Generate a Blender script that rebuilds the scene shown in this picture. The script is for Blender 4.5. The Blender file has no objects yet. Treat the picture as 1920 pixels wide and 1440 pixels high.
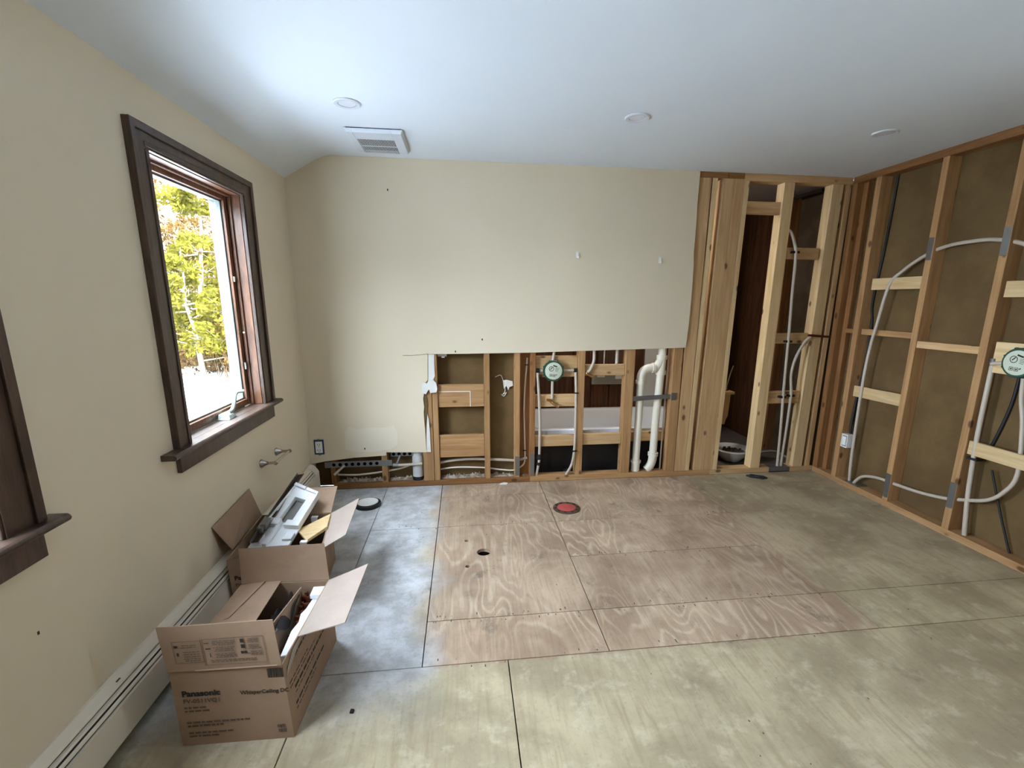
import bpy, bmesh, math, random
from mathutils import Vector, Matrix
random.seed(7)
S = bpy.context.scene
COL = S.collection

# ------------------------------------------------------------------ camera
cd = bpy.data.cameras.new('camera'); cam = bpy.data.objects.new('camera', cd); COL.objects.link(cam)
cd.sensor_fit = 'HORIZONTAL'; cd.sensor_width = 36.0
cd.lens = 888.244 / 1920 * 36
cd.shift_x = -21.5 / 1920; cd.shift_y = 39.1 / 1920
cd.clip_start = 0.02; cd.clip_end = 300
yaw, pit, rol = 0.1244, -0.2164, 0.0068
f = Vector((math.sin(yaw)*math.cos(pit), math.cos(yaw)*math.cos(pit), math.sin(pit)))
r0 = Vector((math.cos(yaw), -math.sin(yaw), 0)); u0 = r0.cross(f)
r = math.cos(rol)*r0 + math.sin(rol)*u0; u = -math.sin(rol)*r0 + math.cos(rol)*u0
cam.matrix_world = Matrix(((r.x,u.x,-f.x,1.1995),(r.y,u.y,-f.y,-3.6857),(r.z,u.z,-f.z,1.4741),(0,0,0,1)))
S.camera = cam

# ------------------------------------------------------------------ sky, sun, exposure
w = bpy.data.worlds.new('world'); S.world = w; w.use_nodes = True
nt = w.node_tree; nt.nodes.clear()
# even, hazy winter sky
bg = nt.nodes.new('ShaderNodeBackground'); bg.inputs[0].default_value = (.78, .88, 1.06, 1); bg.inputs[1].default_value = 15
wo = nt.nodes.new('ShaderNodeOutputWorld')
nt.links.new(bg.outputs[0], wo.inputs[0])
sl = bpy.data.lights.new('sun', 'SUN'); sl.energy = 5; sl.angle = 0.009; sl.color = (1, .96, .9)
so = bpy.data.objects.new('sun', sl); COL.objects.link(so)
# sun stands low behind the house (towards -y): it lights the trees, an added block shades the snow by the house
sd = Vector((-0.04, -math.cos(math.radians(28)), math.sin(math.radians(28))))
so.rotation_euler = sd.to_track_quat('Z', 'Y').to_euler(); so.location = (0, -20, 12)
def portal(loc, rot, sx, sy):
    l = bpy.data.lights.new('window_portal', 'AREA'); l.shape = 'RECTANGLE'; l.size = sx; l.size_y = sy
    l.cycles.is_portal = True
    o = bpy.data.objects.new('window_portal', l); COL.objects.link(o); o.location = loc; o.rotation_euler = rot
H = math.pi/2
portal((-.17, -1.15, 1.44), (0, -H, 0), 1.2, .8)
portal((-.17, -2.81, 1.44), (0, -H, 0), 1.2, .8)
portal((4.45, -2.575, 1.47), (0, H, 0), .5, .34)
S.view_settings.view_transform = 'Standard'; S.view_settings.look = 'None'
S.view_settings.gamma = 1; S.view_settings.use_curve_mapping = False
S.view_settings.exposure = 1.63
S.cycles.use_denoising = True
S.cycles.max_bounces = 14; S.cycles.diffuse_bounces = 8; S.cycles.glossy_bounces = 4; S.cycles.transparent_max_bounces = 16
S.cycles.caustics_reflective = False; S.cycles.caustics_refractive = False

# ------------------------------------------------------------------ helpers
def lin(c):
    return tuple((v/255/12.92 if v/255 <= .04045 else ((v/255+.055)/1.055)**2.4) for v in c) + (1,)
class N:
    """small node-tree writer"""
    def __init__(s, name):
        s.m = bpy.data.materials.new(name); s.m.use_nodes = True; s.t = s.m.node_tree; s.t.nodes.clear()
        s.out = s.n('ShaderNodeOutputMaterial')
    def n(s, t, **k):
        x = s.t.nodes.new(t)
        for a, b in k.items(): setattr(x, a, b)
        return x
    def l(s, a, b): s.t.links.new(a, b)
    def val(s, sock, v):
        if hasattr(v, 'is_linked'): s.l(v, sock)
        else: sock.default_value = v
    def math(s, op, a, b=0.0, c=0.0, clamp=False):
        x = s.n('ShaderNodeMath', operation=op, use_clamp=clamp)
        for i, v in enumerate((a, b, c)): s.val(x.inputs[i], v)
        return x.outputs[0]
    def mix(s, fac, a, b, mode='MIX'):
        x = s.n('ShaderNodeMix', data_type='RGBA', blend_type=mode)
        s.val(x.inputs[0], fac); s.val(x.inputs[6], a); s.val(x.inputs[7], b); return x.outputs[2]
    def noise(s, vec, scale, detail=4, rough=.55, dist=0.0):
        x = s.n('ShaderNodeTexNoise'); s.l(vec, x.inputs['Vector'])
        x.inputs['Scale'].default_value = scale; x.inputs['Detail'].default_value = detail
        x.inputs['Roughness'].default_value = rough; x.inputs['Distortion'].default_value = dist; return x.outputs['Fac']
    def ramp(s, v, lo, hi):
        x = s.n('ShaderNodeMapRange', interpolation_type='SMOOTHSTEP'); s.l(v, x.inputs[0])
        x.inputs[1].default_value = lo; x.inputs[2].default_value = hi; return x.outputs[0]
    def coord(s, scale=(1,1,1), rand=0.0):
        tc = s.n('ShaderNodeTexCoord'); mp = s.n('ShaderNodeMapping'); s.l(tc.outputs['Object'], mp.inputs[0])
        mp.inputs['Scale'].default_value = scale
        if rand:
            oi = s.n('ShaderNodeObjectInfo'); v = s.n('ShaderNodeCombineXYZ')
            a = s.math('MULTIPLY', oi.outputs['Random'], rand)
            for i in range(3): s.l(a, v.inputs[i])
            s.l(v.outputs[0], mp.inputs['Location'])
        return mp.outputs[0]
    def bsdf(s, col, rough=.6, metal=0.0, bump=None, bs=.3, bd=.01, spec=.5, **k):
        b = s.n('ShaderNodeBsdfPrincipled'); s.val(b.inputs['Base Color'], col); s.val(b.inputs['Roughness'], rough)
        b.inputs['Metallic'].default_value = metal; b.inputs['Specular IOR Level'].default_value = spec
        for a, v in k.items(): s.val(b.inputs[a.replace('_', ' ')], v)
        if bump is not None:
            x = s.n('ShaderNodeBump'); x.inputs['Strength'].default_value = bs; x.inputs['Distance'].default_value = bd
            s.l(bump, x.inputs['Height']); s.l(x.outputs[0], b.inputs['Normal'])
        s.l(b.outputs[0], s.out.inputs[0]); return s.m

def plain(name, c, rough=.6, metal=0.0, var=.12, scale=9, bs=.1, spec=.5):
    n = N(name); v = n.coord(); a = n.noise(v, scale, 3)
    c = lin(c); d = tuple(x*(1-var) for x in c[:3]) + (1,)
    return n.bsdf(n.mix(a, d, c), rough, metal, n.noise(v, scale*14, 2), bs, .002, spec)
def paint(name, c, bump=.25):
    n = N(name); v = n.coord(); a = n.noise(v, 2.2, 4)
    c = lin(c); d = tuple(x*.94 for x in c[:3]) + (1,)
    return n.bsdf(n.mix(a, d, c), .7, 0, n.noise(v, 260, 3, .6), bump, .0015, .3)
_lum = {}
def lumber(tone, axis):
    k = tone + axis
    if k in _lum: return _lum[k]
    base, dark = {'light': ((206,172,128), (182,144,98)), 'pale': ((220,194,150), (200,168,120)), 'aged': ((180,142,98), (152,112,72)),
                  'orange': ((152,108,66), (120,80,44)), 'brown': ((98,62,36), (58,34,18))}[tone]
    n = N('lumber_' + k)
    sc = {'x': (1.1,16,16), 'y': (16,1.1,16), 'z': (16,16,1.1)}[axis]
    v = n.coord(sc, 31.0); g = n.noise(v, 2.2, 5, .6, .6)
    fine = n.noise(v, 9, 3, .7)
    ks = {'x': (8,14,14), 'y': (14,8,14), 'z': (14,14,8)}[axis]
    kv = n.coord(ks, 17.0); vo = n.n('ShaderNodeTexVoronoi'); n.l(kv, vo.inputs['Vector']); vo.inputs['Scale'].default_value = .55
    knot = n.math('SUBTRACT', 1.0, n.ramp(vo.outputs['Distance'], .07, .15))
    c = n.mix(n.ramp(g, .25, .75), lin(dark), lin(base))
    c = n.mix(n.math('MULTIPLY', n.ramp(fine, .55, .75), .25), c, lin(dark))
    c = n.mix(n.math('MULTIPLY', knot, .8), c, lin((70,38,18)))
    oi = n.n('ShaderNodeObjectInfo'); tint = n.n('ShaderNodeHueSaturation')
    n.l(n.math('MULTIPLY_ADD', oi.outputs['Random'], .22, .88), tint.inputs['Value']); n.l(c, tint.inputs['Color'])
    _lum[k] = n.bsdf(tint.outputs[0], .72, 0, g, .25, .002, .3); return _lum[k]

class MB:
    def __init__(s): s.v = []; s.f = []
    def add(s, vs, fs):
        o = len(s.v); s.v += [tuple(p) for p in vs]; s.f += [tuple(i+o for i in q) for q in fs]; return s
    def box(s, x0, x1, y0, y1, z0, z1):
        x0, x1 = min(x0,x1), max(x0,x1); y0, y1 = min(y0,y1), max(y0,y1); z0, z1 = min(z0,z1), max(z0,z1)
        return s.add([(x,y,z) for z in (z0,z1) for y in (y0,y1) for x in (x0,x1)],
                     [(0,2,3,1),(4,5,7,6),(0,1,5,4),(2,6,7,3),(0,4,6,2),(1,3,7,5)])
    def hexa(s, p):      # 8 points, bottom ring then top ring
        return s.add(p, [(3,2,1,0),(4,5,6,7),(0,1,5,4),(1,2,6,5),(2,3,7,6),(3,0,4,7)])
    def panel(s, q, t):  # polygon given a thickness t along its normal
        q = [Vector(p) for p in q]; n = (q[1]-q[0]).cross(q[2]-q[1]).normalized()*t; k = len(q)
        return s.add(q + [p+n for p in q], [tuple(reversed(range(k))), tuple(range(k, 2*k))] + [(i,(i+1)%k,(i+1)%k+k,i+k) for i in range(k)])
    def prism(s, pts, ax, a, b):
        def P(p, t): return {'y': (p[0],t,p[1]), 'x': (t,p[0],p[1]), 'z': (p[0],p[1],t)}[ax]
        k = len(pts)
        return s.add([P(p,a) for p in pts] + [P(p,b) for p in pts], [tuple(range(k)), tuple(reversed(range(k,2*k)))] + [(i,i+k,(i+1)%k+k,(i+1)%k) for i in range(k)])
    def tube(s, pts, rad, n=10, smooth=0, cap=True):
        P = [Vector(p) for p in pts]
        if smooth and len(P) > 2:
            Q = []
            for i in range(len(P)-1):
                a = P[max(i-1,0)]; b = P[i]; c = P[i+1]; d = P[min(i+2,len(P)-1)]
                for k in range(smooth):
                    t = k/smooth; Q.append(.5*((2*b)+(c-a)*t+(2*a-5*b+4*c-d)*t*t+(3*b-a-3*c+d)*t**3))
            Q.append(P[-1]); P = Q
        R = rad if isinstance(rad, (list,tuple)) else [rad]*len(P)
        if len(R) != len(P): R = [R[0]+(R[-1]-R[0])*i/(len(P)-1) for i in range(len(P))]
        up = None; vs = []; fs = []
        for i, p in enumerate(P):
            d = (P[min(i+1,len(P)-1)]-P[max(i-1,0)]).normalized()
            if up is None:
                up = d.cross(Vector((0,0,1)) if abs(d.z) < .9 else Vector((1,0,0))).normalized()
            up = (up - d*up.dot(d)).normalized(); sd_ = d.cross(up)
            for k in range(n):
                a = 2*math.pi*k/n; vs.append(p+R[i]*(math.cos(a)*up+math.sin(a)*sd_))
        for i in range(len(P)-1):
            for k in range(n): fs.append((i*n+k, i*n+(k+1)%n, (i+1)*n+(k+1)%n, (i+1)*n+k))
        if cap: fs += [tuple(reversed(range(n))), tuple(range((len(P)-1)*n, len(P)*n))]
        return s.add(vs, fs)
    def lathe(s, c, axis, prof, n=28):  # prof: list of (radius, height along axis)
        ax = Vector(axis).normalized(); e = ax.cross(Vector((0,0,1)) if abs(ax.z) < .9 else Vector((1,0,0))).normalized(); g = ax.cross(e); c = Vector(c)
        vs = [c+ax*h+rr*(math.cos(2*math.pi*k/n)*e+math.sin(2*math.pi*k/n)*g) for rr, h in prof for k in range(n)]
        fs = [(i*n+k, i*n+(k+1)%n, (i+1)*n+(k+1)%n, (i+1)*n+k) for i in range(len(prof)-1) for k in range(n)]
        fs += [tuple(reversed(range(n))), tuple(range((len(prof)-1)*n, len(prof)*n))]
        return s.add(vs, fs)
    def build(s, name, mat, parent=None, bevel=0, smooth=None, off=None):
        me = bpy.data.meshes.new(name)
        o_ = Vector(off) if off is not None else (parent_loc(parent) if parent else Vector((0,0,0)))
        me.from_pydata([tuple(Vector(p)-o_) for p in s.v], [], s.f); me.update()
        bm = bmesh.new(); bm.from_mesh(me); bmesh.ops.recalc_face_normals(bm, faces=bm.faces); bm.to_mesh(me); bm.free()
        if smooth:
            for p in me.polygons: p.use_smooth = True
            me.set_sharp_from_angle(angle=math.radians(smooth))
        me.materials.append(mat)
        o = bpy.data.objects.new(name, me); COL.objects.link(o)
        if parent: o.parent = parent
        elif off is not None: o.location = o_
        if bevel:
            b = o.modifiers.new('bevel', 'BEVEL'); b.width = bevel; b.segments = 2; b.limit_method = 'ANGLE'
        return o
def parent_loc(p):
    v = Vector((0,0,0))
    while p: v += p.location; p = p.parent
    return v
def tag(o, label, cat, group=None, kind=None):
    o['label'] = label; o['category'] = cat
    if group: o['group'] = group
    if kind: o['kind'] = kind
    return o
def thing(name, loc, label, cat, group=None):
    o = bpy.data.objects.new(name, None); COL.objects.link(o); o.location = loc; o.empty_display_size = .05
    return tag(o, label, cat, group)
def struct(o): o['kind'] = 'structure'; return o
def stuff(o): o['kind'] = 'stuff'; return o
def copy_tree(o, loc, parent=None):
    c = o.copy(); COL.objects.link(c); c.parent = parent
    if loc is not None: c.location = loc
    for ch in o.children: copy_tree(ch, None, c)
    return c

# ------------------------------------------------------------------ materials
W = 4.2754; HC = 2.44
M_wall = paint('cream_wall_paint', (219,206,181)); M_ceil = paint('white_ceiling_paint', (222,230,238), .12)
M_white = plain('white_plastic', (232,232,230), .45, var=.03)
M_fix = plain('white_fixture', (206,212,220), .5, var=.03)
M_crank = plain('pale_crank', (150,158,150), .4, var=.06)
M_comp = plain('joint_compound', (226,224,216), .85, var=.12, scale=30, bs=.5)
M_pvc = plain('pvc_pipe', (226,218,200), .38, var=.07, scale=20)
M_pex = plain('pex_pipe', (190,178,162), .42, var=.06)
M_cable = plain('white_cable', (222,212,196), .5, var=.05)
M_black = plain('black_rubber', (24,24,26), .6, var=.3)
M_dark = plain('dark_cavity', (7,6,6), 1.0, var=.3, spec=.05)
M_galv = plain('galvanised_steel', (150,152,152), .38, .85, .18, 30)
M_gray = plain('grey_bracket', (112,108,104), .5, .4, .2, 30)
M_chrome = plain('brushed_nickel', (196,190,180), .18, 1.0, .05, 20, .02)
M_brass = plain('brass', (190,150,96), .28, 1.0, .1, 30)
M_copper = plain('red_copper', (120,66,42), .4, .8, .2, 30)
M_foam = plain('white_foam', (236,238,240), .75, var=.05, scale=60, bs=.4)
M_enamel = plain('white_enamel', (228,230,232), .15, var=.02, scale=4, bs=0)
M_ink = plain('black_ink', (44,36,30), .8, var=.2)
M_ink2 = plain('grey_ink', (98,80,66), .85, var=.15)
M_heat = plain('cream_heater_enamel', (222,212,194), .4, var=.04, scale=6)
M_green = plain('green_plastic', (38,74,58), .45, var=.15)
M_mint = plain('pale_green_label', (198,206,186), .55, var=.06)
M_red = plain('red_test_cap', (178,78,72), .5, var=.12, scale=20)
M_rust = plain('rusty_flange', (96,74,58), .6, .3, .3, 40)
M_blue = plain('blue_outlet_box', (36,70,100), .5, var=.1)
M_sash = plain('grey_window_vinyl', (92,99,95), .4, var=.06)
M_tape = plain('brown_tape', (150,112,76), .35, var=.1)
M_bag = plain('dark_plastic_bag', (58,54,56), .3, var=.45, scale=26, bs=.8)
M_snow = plain('snow', (198,200,203), .8, var=.05, scale=1.2, bs=.5)

def mat_kraft(name, c, d):
    n = N(name); v = n.coord(); a = n.noise(v, 3, 5, .65); b = n.noise(v, 90, 3)
    col = n.mix(n.ramp(a, .35, .7), lin(d), lin(c)); col = n.mix(n.math('MULTIPLY', b, .12), col, lin((60,44,28)))
    return n.bsdf(col, .9, 0, b, .15, .001, .15)
M_kraft = mat_kraft('kraft_paper_backing', (116,94,62), (98,78,50))
M_kraft2 = mat_kraft('grey_brown_backing', (92,80,64), (74,62,48))
M_card = mat_kraft('cardboard', (162,136,114), (148,122,100))
M_cardin = mat_kraft('cardboard_inside', (176,160,148), (166,150,138))
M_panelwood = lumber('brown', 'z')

def mat_casing():
    n = N('dark_stained_wood'); v = n.coord((6,6,1.2), 9); g = n.noise(v, 5, 6, .65, .8); h = n.noise(n.coord((40,40,2)), 3, 3, .7)
    c = n.mix(n.ramp(g, .3, .7), lin((54,42,36)), lin((84,64,52))); c = n.mix(n.math('MULTIPLY', n.ramp(h, .5, .75), .4), c, lin((36,24,20)))
    return n.bsdf(c, .32, 0, g, .12, .001, .5)
M_casing = mat_casing()
def mat_jamb():
    n = N('stained_jamb_wood'); v = n.coord((8,8,1.0), 9); g = n.noise(v, 5, 6, .65, .8)
    c = n.mix(n.ramp(g, .3, .7), lin((84,54,38)), lin((126,86,62)))
    return n.bsdf(c, .3, 0, g, .12, .001, .5)
M_jamb = mat_jamb()

def mat_ply():
    """weathered plywood subfloor: rotary-cut figure, old tile residue in the middle of the room, cleaner newer face around it"""
    n = N('plywood_subfloor'); v = n.coord((1,1,1), 0); vr = n.coord((1.0,.55,1), 23.0)
    base = n.noise(n.coord((1.7,.5,1), 23.0), 2.0, 2, .45, .3)
    rings = n.math('POWER', n.math('PINGPONG', n.math('MULTIPLY', base, 34.0), 1.0), 1.3)
    patchy = n.ramp(n.noise(n.coord((1,1,1), 13.0), 1.3, 2), .38, .62)
    fgrain = n.noise(n.coord((46,2.2,1), 7.0), 2.0, 4, .7)
    streak = n.noise(n.coord((18,1.6,1), 11.0), 2.0, 5, .65, .5)
    blot = n.noise(v, 2.4, 5, .6, .3); blot2 = n.noise(v, 9, 5, .65); grit = n.noise(v, 60, 4, .7)
    light = n.mix(n.ramp(blot, .34, .66), lin((152,138,111)), lin((186,172,141)))
    light = n.mix(n.math('MULTIPLY', n.ramp(streak, .45, .68), .45), light, lin((146,128,100)))
    light = n.mix(n.math('MULTIPLY', n.ramp(fgrain, .5, .72), .22), light, lin((134,118,92)))
    light = n.mix(n.math('MULTIPLY', n.ramp(blot2, .52, .68), .35), light, lin((212,202,176)))
    worn = n.mix(n.ramp(blot, .32, .68), lin((146,122,100)), lin((180,156,132)))
    worn = n.mix(n.math('MULTIPLY', n.ramp(rings, .35, .95), n.math('MULTIPLY_ADD', patchy, .34, .12)), worn, lin((206,188,162)))
    worn = n.mix(n.math('MULTIPLY', n.ramp(streak, .5, .72), .30), worn, lin((134,104,80)))
    worn = n.mix(n.math('MULTIPLY', n.ramp(fgrain, .46, .7), .34), worn, lin((120,96,74)))
    worn = n.mix(n.math('MULTIPLY', n.ramp(blot2, .58, .74), .35), worn, lin((134,120,110)))
    # outline of the old tiled area (its own shape, with ragged edges)
    sp = n.n('ShaderNodeSeparateXYZ'); n.l(v, sp.inputs[0])
    jag = n.math('MULTIPLY', n.math('SUBTRACT', n.noise(v, 14, 4, .7), .5), .16)
    X = n.math('ADD', sp.outputs[0], jag); Y = n.math('ADD', sp.outputs[1], n.math('MULTIPLY', jag, .5))
    m1 = n.math('MULTIPLY', n.ramp(X, .93, 1.02), n.math('SUBTRACT', 1.0, n.ramp(X, 3.03, 3.13)))
    m1 = n.math('MULTIPLY', m1, n.ramp(Y, -2.0, -1.975))
    soft = n.math('SUBTRACT', 1.0, n.ramp(n.math('ADD', sp.outputs[0], n.math('MULTIPLY', blot, 1.2)), 3.3, 4.6))
    m2 = n.math('MULTIPLY', n.math('MULTIPLY', soft, n.ramp(sp.outputs[0], 3.0, 3.1)), n.math('MULTIPLY', n.ramp(Y, -1.75, -1.3), n.math('SUBTRACT', 1.0, n.ramp(Y, -.62, -.4))))
    mask = n.math('MAXIMUM', m1, n.math('MULTIPLY', m2, .7))
    c = n.mix(mask, light, worn)
    # window light painted into the colour: paler floor along the window side
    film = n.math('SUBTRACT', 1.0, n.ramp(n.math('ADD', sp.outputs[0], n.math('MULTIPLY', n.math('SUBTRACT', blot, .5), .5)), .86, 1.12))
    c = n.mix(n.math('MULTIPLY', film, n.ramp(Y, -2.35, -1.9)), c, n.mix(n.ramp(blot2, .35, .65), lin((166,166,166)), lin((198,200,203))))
    # scattered dark scuffs
    sc = n.noise(n.coord((1.2,.8,1), 5.0), 5.5, 6, .72, .2)
    c = n.mix(n.math('MULTIPLY', n.ramp(sc, .56, .72), n.math('MULTIPLY_ADD', mask, .35, .32)), c, lin((96,86,78)))
    c = n.mix(n.math('MULTIPLY', n.ramp(grit, .52, .74), .28), c, lin((104,92,80)))
    oi = n.n('ShaderNodeObjectInfo'); tint = n.n('ShaderNodeHueSaturation')
    n.l(n.math('MULTIPLY_ADD', oi.outputs['Random'], .14, .93), tint.inputs['Value']); n.l(c, tint.inputs['Color'])
    return n.bsdf(tint.outputs[0], .62, 0, n.math('ADD', rings, n.math('MULTIPLY', grit, .6)), .12, .002, .35)
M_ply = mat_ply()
M_sub = plain('dark_subfloor_gap', (38,30,24), .9)
def mat_glass():
    n = N('window_glass'); t = n.n('ShaderNodeBsdfTransparent'); t.inputs[0].default_value = (.95,.97,.96,1)
    g = n.n('ShaderNodeBsdfGlossy'); g.inputs['Roughness'].default_value = .02
    lw = n.n('ShaderNodeLayerWeight'); fr = n.math('MULTIPLY_ADD', n.math('POWER', lw.outputs['Facing'], 5.0), .5, .03)
    mx = n.n('ShaderNodeMixShader'); n.l(fr, mx.inputs[0]); n.l(t.outputs[0], mx.inputs[1]); n.l(g.outputs[0], mx.inputs[2])
    n.l(mx.outputs[0], n.out.inputs[0]); return n.m
M_glass = mat_glass()
def mat_debris():
    n = N('plaster_dust'); v = n.coord(); a = n.noise(v, 22, 5, .7); b = n.noise(v, 70, 3, .6)
    c = n.mix(n.ramp(a, .35, .65), lin((120,100,82)), lin((206,196,182)))
    return n.bsdf(c, .95, 0, b, .8, .006, .1)
M_debris = mat_debris()

# ------------------------------------------------------------------ room shell
# floor: a dark deck with plywood sheets laid on it, narrow open seams between them
floor = struct(MB().box(-.15, W+.25, -5.1, .093, -.12, -.022).build('floor', M_sub))
G = .0024
def sheet(x0, x1, y0, y1, holes=()):
    m = MB().box(x0+G, x1-G, y0+G, y1-G, -.021, 0)
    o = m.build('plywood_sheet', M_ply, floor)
    if holes:
        cut = MB()
        for hx, hy, hr in holes: cut.lathe((hx,hy,-.05), (0,0,1), [(hr,0),(hr,.1)], 24)
        c = cut.build('cutter', M_sub)
        md = o.modifiers.new('b', 'BOOLEAN'); md.object = c; md.operation = 'DIFFERENCE'; md.solver = 'EXACT'
        dg = bpy.context.evaluated_depsgraph_get(); me = bpy.data.meshes.new_from_object(o.evaluated_get(dg))
        o.modifiers.clear(); o.data = me; bpy.data.objects.remove(c)
    return o
MB().box(0, 1.70, .0, .092, -.021, -.0005).build('plate_bed', M_sub, floor)
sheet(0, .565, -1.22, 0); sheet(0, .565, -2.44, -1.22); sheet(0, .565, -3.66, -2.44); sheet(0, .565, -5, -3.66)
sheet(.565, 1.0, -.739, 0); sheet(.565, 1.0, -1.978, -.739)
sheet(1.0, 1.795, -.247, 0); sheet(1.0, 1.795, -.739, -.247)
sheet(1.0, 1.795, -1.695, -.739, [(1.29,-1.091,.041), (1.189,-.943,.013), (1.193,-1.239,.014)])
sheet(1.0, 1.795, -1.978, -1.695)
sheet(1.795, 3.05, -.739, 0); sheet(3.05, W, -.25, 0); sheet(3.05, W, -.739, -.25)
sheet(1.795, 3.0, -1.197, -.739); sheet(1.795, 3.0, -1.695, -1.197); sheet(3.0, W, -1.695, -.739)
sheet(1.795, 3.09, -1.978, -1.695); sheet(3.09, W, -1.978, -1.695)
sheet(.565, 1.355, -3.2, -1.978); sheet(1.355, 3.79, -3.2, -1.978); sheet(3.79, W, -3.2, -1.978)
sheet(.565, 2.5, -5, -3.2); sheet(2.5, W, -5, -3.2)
# black disc paints the darkness inside the drain hole
MB().lathe((1.29,-1.091,-.0225), (0,0,1), [(.06,0),(.06,.001)], 24).build('drain_dark_disc', M_dark, floor)
# staples and chipped nail heads along the seams: countless
m = MB(); rnd = random.Random(3)
def chips(x0, x1, y, k):
    for i in range(k):
        x = rnd.uniform(x0, x1); yy = y+rnd.choice((-1,1))*rnd.uniform(.008,.03); a = rnd.uniform(.003,.008)
        m.box(x, x+a*.7, yy, yy+a*rnd.uniform(.8,2.5), 0, .0012)
chips(.6,1.75,-.739,16); chips(1.8,3.4,-.739,10); chips(1.02,1.75,-1.695,26); chips(1.8,3.0,-1.695,18); chips(1.8,2.9,-1.197,22); chips(1.0,3.0,-1.978,14)
for i in range(60):
    x = rnd.uniform(.6,4); y = rnd.uniform(-2.6,-.1); a = rnd.uniform(.002,.005); m.box(x, x+a, y, y+a*1.6, 0, .001)
stuff(m.build('staple_debris', M_ink2, floor))

# ceiling: flat part, short slope down to the left wall, softly rounded joints
prof = [(-.02,2.271),(.0,2.283),(.10,2.342),(.20,2.400),(.245,2.424),(.285,2.437),(.33,2.44),(W+.25,2.44),(W+.25,2.6),(-.02,2.6)]
struct(MB().prism(prof, 'y', -5.1, 0.0).build('ceiling', M_ceil, smooth=35))
# left wall with two window openings
y1a, y1b, y2a, y2b = -1.555, -.752, -3.22, -2.417; za, zb = .846, 2.034
m = MB()
for a, b in ((-5.1,y2a),(y2b,y1a),(y1b,.1)): m.box(-.15, 0, a, b, -.12, 2.6)
for a, b in ((y2a,y2b),(y1a,y1b)): m.box(-.15, 0, a, b, -.12, za); m.box(-.15, 0, a, b, zb, 2.6)
wall_left = struct(m.build('wall_left', M_wall))
for y, z, s_ in ((-2.371,.557,.003),):
    MB().box(0, .0012, y-s_, y+s_, z-s_*1.6, z+s_*1.6).build('nail_hole', M_ink, wall_left)
struct(MB().box(-.15, W+.25, -5.25, -5.1, -.12, 2.6).build('wall_rear', M_wall))

# back wall: torn drywall skin over the framing
dry = [(0,.222),(.10,.240),(.324,.263),(.57,.273),(.571,.299),(.72,.294),(.884,.289),(.878,.45),(.873,.62),(.879,.66),(.872,.72),(.880,.76),(.874,.80),(.880,.835),
       (.895,.85),(.913,.872),(.915,.97),(.919,1.071),(1.2,1.072),(1.734,1.078),(2.3,1.093),(2.987,1.109),(2.996,1.3),(3.0,1.5),(2.998,1.75),(2.990,1.85),(2.992,2.05),(2.988,2.2),(2.991,2.44),
       (.31,2.44),(.267,2.431),(.21,2.405),(.10,2.342),(0,2.283)]
wall_back = struct(MB().prism(dry, 'y', -.0127, 0).build('wall_back', M_wall))
def wb(name, mat, x0, x1, z0, z1, y0=0.0, y1=.092, bev=.002, par=None):
    return MB().box(x0, x1, y0, y1, z0, z1).build(name, mat, par or wall_back, bevel=bev)
def stud_tilt(tone, xb, xt, wd, z0=.045, z1=2.395, y0=0.0, y1=.092, par=None):
    p = [(xb,y0,z0),(xb+wd,y0,z0),(xb+wd,y1,z0),(xb,y1,z0),(xt,y0,z1),(xt+wd,y0,z1),(xt+wd,y1,z1),(xt,y1,z1)]
    return MB().hexa(p).build('stud', lumber(tone,'z'), par or wall_back, bevel=.002)
M_smear = paint('patched_paint', (224,214,193), .5)
# patched, paler paint low on the wall; torn paper edge, compound
sm = [(.262,.33),(.27,.47),(.30,.515),(.36,.49),(.44,.505),(.56,.50),(.64,.515),(.665,.46),(.66,.36),(.60,.322),(.45,.305),(.33,.31)]
MB().prism(sm, 'y', -.0132, -.0127).build('paint_patch', M_smear, wall_back)
MB().prism([(.915,.862),(.955,.875),(.968,.90),(.966,1.0),(.969,1.07),(.921,1.07)], 'y', -.007, -.001).build('joint_compound', M_comp, wall_back)
MB().prism([(.868,.77),(.895,.762),(.92,.80),(.93,.77),(.975,.775),(.985,.80),(.975,.85),(.955,.872),(.92,.868),(.905,.845),(.875,.858),(.866,.82)], 'y', -.020, -.002).build('joint_compound', M_comp, wall_back)
MB().prism([(.884,.29),(.917,.287),(.915,.45),(.908,.56),(.90,.60),(.893,.50),(.887,.42)], 'y', -.008, -.001).build('drywall_edge', M_comp, wall_back)
MB().prism([(.874,.47),(.90,.60),(.905,.70),(.895,.77),(.878,.76),(.873,.62)], 'y', -.006, -.001).build('torn_paper', M_kraft, wall_back)
# thin crack in the paint left of the opening
MB().tube([(.735,-.0128,1.063),(.79,-.0128,1.062),(.85,-.0128,1.066),(.92,-.0128,1.072)], .0016, 5).build('crack', M_ink2, wall_back)
for x, z in ((.685,2.23),(1.336,1.181),(.41,.335),(1.13,1.09)):
    MB().box(x-.004, x+.004, -.0155, -.0127, z-.007, z+.007).build('nail_hole', M_ink, wall_back)
# plates
wb('bottom_plate', lumber('orange','x'), .15, 1.72, 0, .045); wb('bottom_plate', lumber('aged','x'), 1.72, 3.30, 0, .045)
wb('bottom_plate', lumber('light','x'), 3.30, 3.86, 0, .046); wb('bottom_plate', M_gray, 3.86, 4.06, .006, .044, 0, .092); wb('bottom_plate', lumber('light','x'), 4.06, W, 0, .046)
wb('top_plate', lumber('orange','x'), 2.99, 3.225, 2.397, 2.44); wb('top_plate', lumber('orange','x'), 3.228, 3.36, 2.399, 2.44)
wb('top_plate', lumber('light','x'), 3.36, W, 2.386, 2.44); wb('top_plate', lumber('aged','x'), 0.3, 2.99, 2.397, 2.44)
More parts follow.
